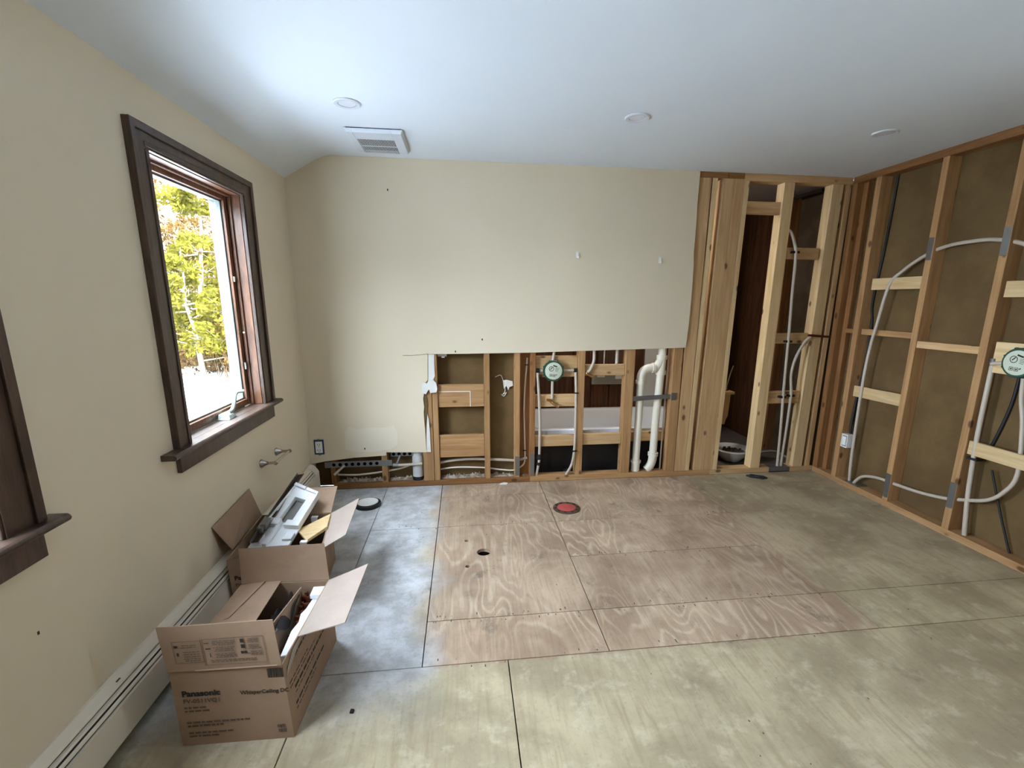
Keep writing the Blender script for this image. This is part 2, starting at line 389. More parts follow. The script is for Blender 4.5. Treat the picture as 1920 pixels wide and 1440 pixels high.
# studs of the opening low in the drywall and of the bare framing on its right
wb('stud', lumber('orange','z'), .138, .175, .045, 2.2); wb('stud', lumber('aged','z'), .529, .572, .045, 2.39)
wb('stud', lumber('aged','z'), .855, .938, .045, 2.39); sG = wb('stud', lumber('aged','z'), .942, .984, .045, 2.39)
wb('stud', lumber('aged','z'), 1.348, 1.391, .045, 2.39); sI = wb('stud', lumber('aged','z'), 1.591, 1.632, .045, 2.39)
wb('stud', lumber('orange','z'), 1.632, 1.716, .045, 2.39, .06, .092)
sJ = wb('stud', lumber('orange','z'), 1.716, 1.756, .045, 2.39)
sK = wb('stud', lumber('aged','z'), 2.103, 2.157, .045, 2.39); sL = wb('stud', lumber('aged','z'), 2.497, 2.570, .045, 2.39)
wb('stud', lumber('aged','z'), 2.897, 2.972, .045, 2.39)
stud_tilt('light', 2.976, 2.998, .096, .045, 2.397, .001); stud_tilt('pale', 3.0735, 3.107, .037, .045, 2.397, .0005)
stud_tilt('light', 3.151, 3.190, .090, .045, 2.398, .002); stud_tilt('light', 3.2425, 3.2815, .084, .045, 2.398, .001)
stud_tilt('pale', 3.328, 3.367, .037, .045, 2.386, 0)
stud_tilt('pale', 3.677, 3.696, .087, .046, 2.386, 0); stud_tilt('pale', 4.081, 4.108, .092, .046, 2.386, 0)
stud_tilt('light', 4.206, 4.230, .040, .046, 2.386, 0)
# grey nail guards on the studs
def guard(st, x0, x1, z0, z1): MB().box(x0, x1, -.0022, -.0002, z0, z1).build('nail_plate', M_galv, st, bevel=.0006)
guard(sI, 1.595, 1.632, .06, .225); guard(sJ, 1.717, 1.754, .06, .245)
# horizontal blocks
def block(x0, x1, z0, z1, tone='aged', y0=.012, y1=.05): return wb('blocking', lumber(tone,'x'), x0, x1, z0, z1, y0, y1, .004)
b1 = block(.985, 1.347, .648, .828, 'aged'); block(.985, 1.347, .232, .418, 'aged')
# scribed pale glue line on the upper block
MB().box(.995, 1.24, .0105, .012, .770, .776).build('glue_trace', M_comp, b1); MB().box(1.234, 1.24, .0105, .012, .650, .775).build('glue_trace', M_comp, b1)
block(1.757, 2.102, .876, 1.045, 'light', .03, .07); block(1.757, 2.102, .630, .730, 'light', .03, .07); block(1.757, 2.102, .296, .388, 'light', .02, .06)
block(2.158, 2.496, .884, .974, 'light', .02, .06); block(2.158, 2.496, .300, .394, 'light', .02, .06); block(2.571, 2.896, .300, .385, 'light', .075, .115)
block(3.148, 3.20, .30, .39, 'light', .075, .115)
block(3.80, 4.085, 1.818, 1.908, 'light', .03, .07); block(3.775, 4.09, 1.135, 1.222, 'light', .03, .07); block(3.77, 4.085, .618, .724, 'light', .03, .07)
# dark ties stapled on those blocks
m = MB()
for x, z in ((3.862,1.87),(3.895,1.155),(3.905,.68),(3.985,.69)): m.box(x-.028, x+.028, -.006, .03, z-.009, z+.009)
stuff(m.build('pipe_clamps', M_black, wall_back))
wb('door_header', lumber('light','x'), 3.41, 3.70, 2.152, 2.245, .02, .06)
# paper-faced drywall of the next room behind the closed bays
MB().box(-.02, 1.70, .093, .106, 0, 2.44).build('backing_panel', M_kraft, wall_back)
# plaster dust lying on the plate in the closed bays
m = MB(); rnd = random.Random(11)
for i in range(260):
    x = rnd.uniform(.18,1.70); y = rnd.uniform(.035,.088); s_ = rnd.uniform(.004,.014); h = rnd.uniform(.003,.012)*(1+2*(y-.03)/.06)
    if any(abs(x-c) < .05 for c in (.155,.55,.9,.963,1.37,1.61)): continue
    m.hexa([(x-s_,y-s_,.045),(x+s_,y-s_*.7,.045),(x+s_*.8,y+s_,.045),(x-s_,y+s_*.8,.045),(x-s_*.5,y-s_*.4,.045+h),(x+s_*.5,y-s_*.3,.045+h),(x+s_*.4,y+s_*.5,.045+h*.7),(x-s_*.4,y+s_*.4,.045+h)])
m.box(.18,.525,.03,.09,.0452,.049); m.box(.58,.85,.03,.09,.0452,.052); m.box(.99,1.345,.03,.09,.0452,.053); m.box(1.395,1.588,.03,.09,.0452,.05)
stuff(m.build('plaster_rubble', M_debris, wall_back))

# right wall: studs against the paper back of the next room's drywall
m = MB().box(W+.093, W+.106, -2.0, .09, 0, HC)
wall_right = struct(m.build('wall_right', M_kraft))
struct(MB().box(W+.02, W+.11, -5.1, -2.75, 0, HC).box(W+.02, W+.11, -2.40, -2.0, 0, HC).box(W+.02, W+.11, -2.75, -2.40, 1.75, HC).box(W+.02, W+.11, -2.75, -2.40, 0, 1.2).build('wall_right_near', M_wall))
def wr(name, tone, y0, y1, z0, z1, x0=0.0, x1=.092, ax='z', bev=.002): return MB().box(W+x0, W+x1, y0, y1, z0, z1).build(name, lumber(tone, ax), wall_right, bevel=bev)
wr('bottom_plate', 'aged', -2.0, 0, 0, .045, ax='y'); wr('top_plate', 'orange', -2.0, 0, 2.39, HC, ax='y')
wr('stud', 'orange', -.052, .0, .045, 2.39); wr('stud', 'orange', -.10, -.054, .045, 2.39, .05, .092); wr('stud', 'aged', -.27, -.222, .045, 2.39)
s2 = wr('stud', 'aged', -.775, -.730, .045, 2.39); s3 = wr('stud', 'aged', -1.228, -1.183, .045, 2.39); wr('stud', 'aged', -1.70, -1.655, .045, 2.39); wr('stud', 'aged', -2.0, -1.955, .045, 2.39)
def guard_r(st, y0, y1, z0, z1): MB().box(W-.0025, W-.0003, y0, y1, z0, z1).build('nail_plate', M_galv, st, bevel=.0006)
guard_r(s2, -.773, -.732, 1.755, 1.90); guard_r(s3, -1.226, -1.185, 1.745, 1.905); guard_r(s2, -.773, -.732, .07, .25); guard_r(s3, -1.226, -1.185, .19, .36)
# horizontal boards
def br(y0, y1, z0, z1, tone='pale', x0=.012, x1=.032, tilt=0.0):
    p = [(W+x0,y0,z0),(W+x0,y1,z0+tilt),(W+x1,y1,z0+tilt),(W+x1,y0,z0),(W+x0,y0,z1),(W+x0,y1,z1+tilt),(W+x1,y1,z1+tilt),(W+x1,y0,z1)]
    return MB().hexa(p).build('blocking', lumber(tone,'y'), wall_right, bevel=.002)
br(-.729, -.318, 1.572, 1.655); br(-.729, -.305, .752, .838, tilt=-.008); br(-1.60, -1.232, .563, .648); br(-1.655, -1.245, 1.512, 1.602); br(-1.655, -1.262, 1.078, 1.258)
br(-.729, -.272, 1.232, 1.275, 'aged', .03, .09); br(-1.182, -.776, 1.176, 1.222, 'light', .005, .09)
br(-.221, -.102, 1.235, 1.27, 'orange', .03, .09)
MB().box(W-.012, W+.12, .0925, .10, 0, HC).build('corner_backing', M_kraft, wall_right)
# small window on the right, beyond the picture
wd3 = struct(MB().box(W+.0, W+.11, -2.75, -2.72, 1.2, 1.75).box(W, W+.11, -2.43, -2.40, 1.2, 1.75).box(W, W+.11, -2.72, -2.43, 1.70, 1.75).box(W, W+.11, -2.72, -2.43, 1.2, 1.25).build('window_3', M_casing))
MB().box(W+.05, W+.056, -2.72, -2.43, 1.25, 1.70).build('glass_pane', M_glass, wd3)

# the two windows in the left wall
def window(idx, dy):
    ya, yb, zt = -1.545+dy, -.762+dy, 2.022   # clear opening inside the casing
    st = .866
    x1 = .019
    casing = MB()
    # side and head casings with a stepped back-band profile
    wn = struct(MB().box(-.15,-.105, ya-.01, ya+.018, st-.02, zt+.01).box(-.15,-.105, yb-.018, yb+.01, st-.02, zt+.01).box(-.15,-.105, ya, yb, zt-.03, zt+.01).box(-.15,-.105, ya, yb, st-.02, st+.018).build('window_%d' % idx, M_sash))
    def cas(pr):
        MBo = MB()
        for q in pr: MBo.box(*q)
        MBo.build('casing', M_casing, wn, bevel=.004)
    cas([(0,x1,ya-.112,ya-.004,st,zt+.092),(x1,x1+.009,ya-.112,ya-.082,st,zt+.092),(x1,x1+.004,ya-.03,ya-.012,st,zt+.004)])
    cas([(0,x1,yb+.004,yb+.128,st,zt+.092),(x1,x1+.009,yb+.098,yb+.128,st,zt+.092),(x1,x1+.004,yb+.012,yb+.03,st,zt+.004)])
    cas([(0,x1-.001,ya-.11,yb+.126,zt+.004,zt+.092),(x1-.001,x1+.0085,ya-.11,yb+.126,zt+.062,zt+.0925),(x1-.001,x1+.004,ya-.03,yb+.03,zt+.012,zt+.03)])
    # stool with a rounded nose and horns, apron under it
    pr = [(-.06,st-.024),(.050,st-.024),(.057,st-.020),(.061,st-.012),(.057,st-.004),(.050,st),(-.06,st)]
    m_ = MB()
    k = len(pr); Y0, Y1 = ya-.20, yb+.165
    for a, b, lo in ((Y0,Y1,0.0005),):
        q = [(max(x,lo),z) for x,z in pr]
        m_.add([(x,a,z) for x,z in q]+[(x,b,z) for x,z in q], [tuple(range(k)), tuple(reversed(range(k,2*k)))]+[(i,i+k,(i+1)%k+k,(i+1)%k) for i in range(k)])
    m_.box(-.06, .001, ya+.001, yb-.001, st-.02, st)
    m_.build('stool', M_casing, wn, bevel=.002)
    MB().box(0, x1, ya-.108, yb+.118, st-.106, st-.0245).build('apron', M_casing, wn, bevel=.003)
    # jamb boards and stops
    MB().box(-.075, 0, ya-.009, ya, st, zt).box(-.06, -.043, ya, ya+.012, st, zt-.012).build('jamb', M_jamb, wn, bevel=.0015)
    MB().box(-.075, 0, yb, yb+.009, st, zt).box(-.06, -.043, yb-.012, yb, st, zt-.012).build('jamb', M_jamb, wn, bevel=.0015)
    MB().box(-.075, 0, ya, yb, zt, zt+.009).box(-.06, -.043, ya, yb, zt-.012, zt).build('head_jamb', M_jamb, wn, bevel=.0015)
    # sash: stained stiles and rails, pale glazing bead, pane
    a, b, t0, t1 = ya+.010, yb-.010, st+.006, zt-.008
    sash = MB().box(-.098,-.062,a,a+.034,t0,t1).build('sash_stile', M_jamb, wn, bevel=.003)
    MB().box(-.098,-.062,b-.034,b,t0,t1).build('sash_stile', M_jamb, wn, bevel=.003)
    MB().box(-.098,-.062,a+.034,b-.034,t1-.026,t1).build('sash_rail', M_jamb, wn, bevel=.003)
    MB().box(-.098,-.062,a+.034,b-.034,t0,t0+.034).build('sash_rail', M_jamb, wn, bevel=.003)
    gb = MB(); c, d, e, g_ = a+.034, b-.034, t0+.034, t1-.026
    gb.box(-.104,-.078,c,c+.009,e,g_).box(-.104,-.078,d-.009,d,e,g_).box(-.104,-.078,c,d,g_-.009,g_).box(-.104,-.078,c,d,e,e+.009)
    gb.build('glazing_bead', M_sash, wn, bevel=.002)
    MB().box(-.095,-.091,c+.004,d-.004,e+.004,g_-.004).build('glass_pane', M_glass, wn)
    # latch on the far stile, clip higher up
    MB().box(-.062,-.052,b-.024,b-.012,st+.21,st+.25).build('latch', M_crank, wn, bevel=.002); MB().box(-.062,-.054,b-.030,b-.016,st+.70,st+.728).build('latch', M_crank, wn, bevel=.002)
    MB().lathe((-.05,yb-.012,st+.42), (0,-1,0), [(.006,0),(.006,.006),(.003,.008)], 12).build('pin', M_pvc, wn, smooth=40)
    # crank operator: flat housing on the stool, folding arm with a knob
    cy = (ya+yb)/2 + .045
    cr = MB().hexa([(-.058,cy-.065,st),(.0,cy-.055,st),(.0,cy+.03,st),(-.058,cy+.045,st),(-.056,cy-.05,st+.030),(-.012,cy-.035,st+.022),(-.012,cy+.015,st+.022),(-.056,cy+.03,st+.030)]).build('crank_housing', M_crank, wn, bevel=.004)
    MB().tube([(-.03,cy-.005,st+.026),(-.026,cy+.035,st+.034),(-.03,cy+.075,st+.066),(-.034,cy+.105,st+.10),(-.028,cy+.125,st+.114)], [.012,.010,.0085,.007,.007], 10, 4).build('crank_arm', M_crank, wn, smooth=50)
    MB().tube([(-.036,cy+.118,st+.112),(-.004,cy+.142,st+.116)], [.0075,.0085], 12).build('crank_knob', M_crank, wn, smooth=50)
    return wn
window(1, 0.0); window(2, -1.665)

# ------------------------------------------------------------------ room behind the framing (bathroom)
struct(MB().box(1.70, 5.2, .0925, 3.1, -.12, -.001).build('floor_bathroom', plain('worn_grey_floor', (104,96,88), .7, var=.3)))
struct(MB().box(1.6, 5.2, .0925, 3.1, 2.45, 2.6).build('ceiling_bathroom', plain('grey_ceiling', (176,170,172), .8, var=.05, scale=2)))
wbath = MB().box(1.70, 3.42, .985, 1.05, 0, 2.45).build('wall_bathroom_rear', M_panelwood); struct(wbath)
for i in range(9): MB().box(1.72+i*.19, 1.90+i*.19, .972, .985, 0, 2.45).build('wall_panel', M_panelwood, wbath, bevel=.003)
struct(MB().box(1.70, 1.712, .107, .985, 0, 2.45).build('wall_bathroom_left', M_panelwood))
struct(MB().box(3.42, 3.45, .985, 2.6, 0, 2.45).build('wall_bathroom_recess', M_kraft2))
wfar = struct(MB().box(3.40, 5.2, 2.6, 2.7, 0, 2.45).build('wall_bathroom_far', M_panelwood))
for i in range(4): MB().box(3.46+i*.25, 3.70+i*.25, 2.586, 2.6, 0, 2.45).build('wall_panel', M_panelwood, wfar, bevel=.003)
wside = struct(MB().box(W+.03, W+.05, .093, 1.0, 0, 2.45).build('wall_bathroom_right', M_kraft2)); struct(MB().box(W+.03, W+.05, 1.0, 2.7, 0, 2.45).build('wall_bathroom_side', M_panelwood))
for y in (.62,): MB().box(W-.06, W+.03, y, y+.04, 0, 2.42).build('stud', lumber('orange','z'), wside, bevel=.002)
tag(MB().tube([(4.235,.27,2.405),(4.215,.92,2.405),(4.18,1.0,2.40)], .014, 10).build('overhead_pipe', M_black, smooth=50), 'black iron pipe running along the bathroom ceiling beyond the studs', 'pipe')
# grey-white wall board behind the drain pipes
tag(MB().box(3.03, 3.17, .955, .971, .40, 2.2).build('wall_board', plain('pale_board', (204,206,204), .6, var=.05)), 'tall pale grey board standing behind the bathtub', 'board')
# bathtub
tub = thing('bathtub', (2.48,.52,0), 'long white bathtub seen through the bare studs', 'bathtub')
X0, X1, Y0, Y1, ZT = 1.725, 3.262, .128, .945, .402
def ring(m_, x0, x1, y0, y1, z, rr, n=6):
    pts = []
    for cx, cy, a0 in ((x1-rr,y1-rr,0),(x0+rr,y1-rr,90),(x0+rr,y0+rr,180),(x1-rr,y0+rr,270)):
        for k in range(n+1):
            a = math.radians(a0+90*k/n); pts.append((cx+rr*math.cos(a), cy+rr*math.sin(a), z))
    return pts
rings = [ring(0,X0,X1,Y0,Y1,ZT-.04,.03), ring(0,X0,X1,Y0,Y1,ZT,.03), ring(0,X0+.012,X1-.012,Y0+.012,Y1-.012,ZT+.008,.03), ring(0,X0+.06,X1-.06,Y0+.05,Y1-.06,ZT+.006,.09),
         ring(0,X0+.075,X1-.075,Y0+.065,Y1-.075,ZT-.012,.10), ring(0,X0+.11,X1-.14,Y0+.09,Y1-.10,.16,.10), ring(0,X0+.16,X1-.22,Y0+.14,Y1-.15,.12,.09)]
k = len(rings[0]); m = MB(); m.add([p for q in rings for p in q], [(i*k+j, i*k+(j+1)%k, (i+1)*k+(j+1)%k, (i+1)*k+j) for i in range(len(rings)-1) for j in range(k)] + [tuple(range((len(rings)-1)*k, len(rings)*k))])
m.build('basin_shell', M_enamel, tub, smooth=40)
MB().box(X0+.03, X1-.03, Y0+.06, Y1-.02, .10, .119).box(X0+.02, X0+.05, Y0+.05, Y1-.02, 0, .37).box(X1-.05, X1-.02, Y0+.05, Y1-.02, 0, .37).box(X0+.05, X1-.05, Y0+.055, Y0+.085, .0, .36).build('underside', M_black, tub)
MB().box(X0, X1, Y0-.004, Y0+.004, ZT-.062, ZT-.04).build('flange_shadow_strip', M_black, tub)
MB().lathe((3.150,.53,.30), (-1,0,.12), [(.034,0),(.034,.006),(.026,.010),(.0,.010)], 24).build('overflow_plate', M_galv, tub, smooth=40)
# grey service box on the far bathroom wall
el = thing('switch_plate', (2.65,.972,.64), 'grey metal box on the dark bathroom wall above the tub', 'switch plate')
MB().box(2.475,2.825,.945,.972,.645,.80).build('back_plate', plain('grey_plate', (150,148,138), .5), el, bevel=.004)
MB().box(2.53,2.61,.940,.945,.72,.78).build('switch', M_white, el, bevel=.002); MB().box(2.72,2.79,.940,.945,.70,.78).build('switch', M_white, el, bevel=.002)
# striped brown curtain hanging in front of that wall
m = MB(); q = []
for i in range(33):
    x = 2.52+.26*i/32; q.append((x, .90+.018*math.sin(i*1.55)))
m.add([(x,y,.80) for x,y in q]+[(x,y,2.0) for x,y in q]+[(x,y+.003,.80) for x,y in q]+[(x,y+.003,2.0) for x,y in q], [(i,i+1,33+i+1,33+i) for i in range(32)]+[(66+i+1,66+i,99+i,99+i+1) for i in range(32)])
tag(m.build('curtain', plain('brown_cloth', (118,88,64), .9, var=.4, scale=30), smooth=60), 'brown pleated curtain hanging behind the tub between the pipes', 'curtain')
# bowl on the bathroom floor, seen through the doorway
bw = thing('basin', (3.70,.34,0), 'round white basin full of scraps on floor beyond the doorway', 'basin')
MB().lathe((3.70,.34,0), (0,0,1), [(.07,0),(.09,.02),(.135,.07),(.160,.105),(.175,.118),(.172,.126),(.150,.126),(.125,.105),(.09,.06),(.0,.05)], 36).build('bowl', M_enamel, bw, smooth=50)
m = MB(); rnd = random.Random(5)
for i in range(40):
    a = rnd.uniform(0,6.28); rr = rnd.uniform(0,.11); x, y = 3.70+rr*math.cos(a), .34+rr*math.sin(a); s_ = rnd.uniform(.008,.022)
    m.hexa([(x-s_,y-s_,.06),(x+s_,y-s_,.06),(x+s_,y+s_,.06),(x-s_,y+s_,.06),(x-s_*.5,y-s_*.6,.095+s_),(x+s_*.6,y-s_*.4,.1+s_*.4),(x+s_*.4,y+s_*.5,.1),(x-s_*.6,y+s_*.3,.095+s_*.5)])
stuff(m.build('scraps', plain('mixed_scraps', (120,108,92), .6, .3, .5, 60), bw))
# small wooden stand with a chrome tap on top
SX = .036
st_ = thing('wooden_stand', (3.62+SX,.42,0), 'raw wooden stand just inside the doorway with chipped lower edge', 'stand')
MB().prism([(3.50+SX,.36),(3.575+SX,.35),(3.585+SX,.40),(3.60+SX,.43),(3.61+SX,.64),(3.50+SX,.64)], 'y', .36, .46).build('post', lumber('light','z'), st_, bevel=.003)
MB().box(3.50+SX,3.635+SX,.34,.48,.64,.665).build('top_board', lumber('light','x'), st_, bevel=.003); MB().box(3.44+SX,3.50+SX,.37,.46,0,.64).build('leg', lumber('light','z'), st_)
tp = thing('tap', (3.59+SX,.41,.665), 'chrome tap standing on the small wooden stand', 'tap')
MB().lathe((3.585+SX,.41,.665), (0,0,1), [(.026,0),(.026,.006),(.014,.012),(.012,.05),(.0,.052)], 20).build('tap_base', M_chrome, tp, smooth=40)
MB().tube([(3.585+SX,.41,.70),(3.60+SX,.41,.77),(3.62+SX,.41,.85),(3.635+SX,.41,.90)], [.010,.009,.008,.006], 12, 3).build('spout', M_chrome, tp, smooth=50)
# added lamp above the tub, unseen, put in to brighten the bathroom
bl = thing('added_fill_lamp', (2.55,.55,2.45), 'added unseen fill lamp on the bathroom ceiling behind the framing', 'ceiling light')
MB().lathe((2.55,.55,2.45), (0,0,-1), [(.16,0),(.16,.02),(.15,.025),(.0,.025)], 32).build('fill_lamp_base', M_white, bl, smooth=40)
nm = N('fill_lamp_glow'); em = nm.n('ShaderNodeEmission'); em.inputs[0].default_value = (1,.95,.88,1); em.inputs[1].default_value = 24; nm.l(em.outputs[0], nm.out.inputs[0])
MB().lathe((2.55,.55,2.425), (0,0,-1), [(.145,0),(.14,.03),(.10,.06),(.0,.075)], 32).build('fill_lamp_shade', nm.m, bl, smooth=60)
# pale curved hose on the bathroom floor
tag(MB().tube([(3.98,.50,.02),(4.05,.38,.06),(4.14,.33,.075),(4.23,.25,.03)], .012, 10, 5).build('hose', plain('grey_hose', (150,146,136), .5), smooth=50), 'pale grey hose arched on the bathroom floor behind the plastic pipes', 'hose')

# ------------------------------------------------------------------ plumbing in the back wall
pv = thing('drain_pipe', (2.73,.05,.045), 'white plastic drain with two legs joined by a wye', 'pipe')
R2 = .032
MB().tube([(2.822,.05,1.4),(2.818,.05,1.0),(2.815,.05,.90),(2.80,.05,.50),(2.793,.05,.15)], R2, 20).build('pipe', M_pvc, pv, smooth=40)
MB().tube([(2.646,.05,.84),(2.648,.05,.50),(2.643,.05,.045)], R2, 20).build('pipe', M_pvc, pv, smooth=40)
MB().tube([(2.646,.05,.82),(2.648,.05,.87),(2.668,.05,.915),(2.705,.05,.935),(2.745,.05,.938)], R2+.003, 20, 5).build('elbow', M_pvc, pv, smooth=40)
MB().tube([(2.74,.05,.935),(2.772,.05,.945),(2.797,.05,.975),(2.815,.05,1.01)], R2+.003, 20, 4).build('wye_arm', M_pvc, pv, smooth=40)
for q, r_ in (([(2.816,.05,1.01),(2.817,.05,1.042)],.011), ([(2.8155,.05,.882),(2.8155,.05,.918)],.010), ([(2.8155,.05,.90),(2.817,.05,1.02)],.003), ([(2.736,.05,.938),(2.756,.05,.9385)],.010), ([(2.646,.05,.808),(2.646,.05,.835)],.010)): MB().tube(q, R2+r_, 20).build('coupling', M_pvc, pv, smooth=40)
MB().tube([(2.795,.05,.20),(2.793,.05,.14),(2.78,.05,.095),(2.755,.05,.06),(2.74,.05,.046)], R2+.004, 20, 4).build('floor_elbow', M_pvc, pv, smooth=40); MB().tube([(2.643,.05,.046),(2.6445,.05,.13)], R2+.004, 20).build('floor_elbow', M_pvc, pv, smooth=40)
for q in ([(2.795,.05,.175),(2.7955,.05,.205)], [(2.6445,.05,.12),(2.6447,.05,.14)]): MB().tube(q, R2+.012, 20).build('coupling', M_pvc, pv, smooth=40)
br_ = thing('pipe_strap', (2.75,.01,.70), 'dark grey metal strap holding the two white drain pipes', 'strap')
MB().hexa([(2.571,.004,.668),(2.94,.004,.690),(2.94,.018,.690),(2.571,.018,.668),(2.571,.004,.706),(2.94,.004,.722),(2.94,.018,.722),(2.571,.018,.706)]).build('bar', M_gray, br_, bevel=.002)
MB().box(2.898,2.945,-.004,.0,.672,.735).build('end_tab', M_gray, br_, bevel=.001)
tag(MB().tube([(2.88,.06,1.3),(2.879,.06,1.0),(2.872,.06,.5),(2.87,.06,.046)], .007, 8).build('water_line', M_pex, smooth=50), 'thin upright water line right of the white drain pipes', 'pipe')
cl = thing('gas_cock', (2.87,.08,.65), 'small black valve half hidden behind the strap', 'valve')
MB().tube([(2.83,.08,.652),(2.895,.08,.655)], .010, 10).build('body', M_black, cl, smooth=50); MB().box(2.90,2.915,.05,.09,.64,.67).build('handle', M_black, cl, bevel=.002)

# shower valve with its round protective cover
vx, vz = 1.897, .931
vl = thing('shower_valve', (vx,.02,vz), 'round green-capped shower valve on the board above the tub', 'valve')
def valve(par, c, n, e, up):
    c, n, e, up = Vector(c), Vector(n), Vector(e), Vector(up)
    MB().lathe(c, n, [(.060,-.05),(.060,-.012),(.079,-.012),(.083,-.004),(.083,.016),(.079,.022),(.060,.022)], 36).build('cover_ring', M_green, par, smooth=35)
    m_ = MB()
    for k in range(8):
        a = math.radians(22+45*k); p = c+.082*(math.cos(a)*e+math.sin(a)*up); m_.tube([p-n*.005, p+n*.014], .007, 8)
    stuff(m_.build('ring_lug', M_green, par, smooth=40))
    MB().lathe(c, n, [(.069,.018),(.069,.024),(.064,.0255),(.0,.0255)], 36).build('label_disc', M_mint, par, smooth=35)
    def P(a, b, h=.0262): return c+n*h+e*a+up*b
    m_ = MB()
    for k in range(20):
        a0, a1 = math.radians(18*k), math.radians(18*k+18); q0, q1 = -.018, .018
        m_.add([P(q0+.020*math.cos(a0),q1+.020*math.sin(a0)),P(q0+.020*math.cos(a1),q1+.020*math.sin(a1)),P(q0+.016*math.cos(a1),q1+.016*math.sin(a1)),P(q0+.016*math.cos(a0),q1+.016*math.sin(a0))], [(0,1,2,3)])
    def bar(a0,b0,a1,b1,t):
        d = Vector((a1-a0,b1-b0)).normalized()*t; m_.add([P(a0-d.y,b0+d.x),P(a1-d.y,b1+d.x),P(a1+d.y,b1-d.x),P(a0+d.y,b0-d.x)], [(0,1,2,3)])
    bar(-.026,.012,-.010,.030,.003); bar(-.004,.044,.028,.034,.0045)
    for i in range(4): bar(.012,.024-.008*i,.045-.004*i,.020-.008*i,.0012)
    for a, b in ((-.022,-.034),(.004,-.036)):
        bar(a-.009,b+.009,a+.009,b+.009,.0014); bar(a-.009,b-.009,a+.009,b-.009,.0014); bar(a-.009,b-.009,a-.009,b+.009,.0014); bar(a+.009,b-.009,a+.009,b+.009,.0014); bar(a-.004,b,a+.004,b,.004)
    bar(.018,-.034,.026,-.028,.003)
    stuff(m_.build('printed_symbols', M_ink, par))
valve(vl, (vx,.005,vz), (0,-1,0), (1,0,0), (0,0,1))
for q in ([(1.775,.02,.93),(vx-.07,.02,.93)], [(vx+.07,.02,.93),(2.085,.02,.93)], [(vx,.02,vz-.07),(vx,.02,.70)], [(vx,.02,vz+.075),(vx+.012,.02,1.10)]): MB().tube(q, .0115, 10).build('supply_pipe', M_pex, vl, smooth=50)
for x in (1.765, 2.068): MB().tube([(x,.02,.93),(x+.025,.02,.93)], .016, 10).build('collar', M_black, vl, smooth=50)
ft = thing('tub_spout_elbow', (vx,.01,.67), 'brass elbow fitting on the block below the round green valve', 'fitting')
MB().tube([(1.865,.012,.692),(1.888,.008,.680),(1.902,.0,.665),(1.93,-.012,.648)], [.012,.014,.013,.012], 12, 3).build('elbow_body', M_brass, ft, smooth=50); MB().tube([(1.925,-.010,.65),(1.945,-.018,.640)], .015, 6).build('nut', M_brass, ft)
MB().box(1.852,1.875,.0,.03,.682,.70).build('wing', M_brass, ft, bevel=.002)
# upright pex lines of the tub bays
p1 = thing('tub_supply_line', (1.80,.012,.05), 'grey plastic water line left of the green-capped valve', 'pipe')
MB().tube([(1.772,.012,.915),(1.785,.010,.75),(1.797,.008,.50),(1.797,.01,.215),(1.790,.012,.14),(1.775,.02,.046)], .011, 12, 5).build('tube', M_pex, p1, smooth=50)
MB().tube([(1.797,.01,.19),(1.796,.01,.235)], .016, 12).tube([(1.775,.01,.205),(1.797,.01,.203)], .013, 10).tube([(1.792,.011,.14),(1.7935,.011,.165)], .016, 12).build('tee_fitting', M_black, p1, smooth=50)
p2 = thing('tub_return_line', (2.09,.01,.05), 'grey plastic water line along the middle stud of the opening', 'pipe')
MB().tube([(2.083,.012,.915),(2.09,.006,.75),(2.093,.004,.50),(2.088,-.006,.28),(2.07,.0,.14),(2.03,.02,.046)], .011, 12, 5).build('tube', M_pex, p2, smooth=50)
MB().box(2.078,2.108,-.008,.02,.742,.752).build('clip', M_black, p2); MB().box(2.072,2.108,-.020,.0,.255,.266).build('clip', M_black, p2)
MB().lathe((1.99,.30,.0), (0,0,1), [(.05,0),(.05,.03),(.02,.05),(.0,.05)], 16)
tr = thing('tub_trap', (2.06,.30,0), 'small black trap with a bright bolt under the tub', 'trap')
MB().lathe((2.06,.12,0), (0,0,1), [(.03,0),(.035,.02),(.03,.05),(.012,.06),(.0,.06)], 18).build('trap_body', M_black, tr, smooth=40); MB().lathe((2.06,.086,.045), (0,-1,0), [(.007,0),(.006,.004),(0,.005)], 10).build('bolt', M_chrome, tr, smooth=40)
# short pex with brass stub in the second bay, two straight lines behind
p3 = thing('stub_line', (2.23,.02,.93), 'bent grey plastic pipe ending in brass above second bay block', 'pipe')
MB().tube([(2.225,.03,1.25),(2.232,.02,1.07),(2.228,.01,1.0),(2.20,.004,.935),(2.178,.002,.915)], .012, 12, 5).build('tube', M_pex, p3, smooth=50)
MB().tube([(2.178,.002,.915),(2.172,-.002,.905),(2.19,-.008,.895),(2.212,-.012,.885)], .010, 10, 3).tube([(2.205,-.012,.888),(2.222,-.014,.880)], .014, 6).build('brass_stub', M_brass, p3, smooth=50)
tag(MB().tube([(2.328,.05,1.3),(2.326,.05,.974)], .006, 8).build('water_line', M_pex, smooth=50), 'thinner straight pipe rising behind the upper block of second bay', 'pipe')
tag(MB().tube([(2.435,.05,1.3),(2.432,.05,.974)], .013, 12).build('water_line', M_pex, smooth=50), 'thicker white pipe rising behind the upper block of second bay', 'pipe')
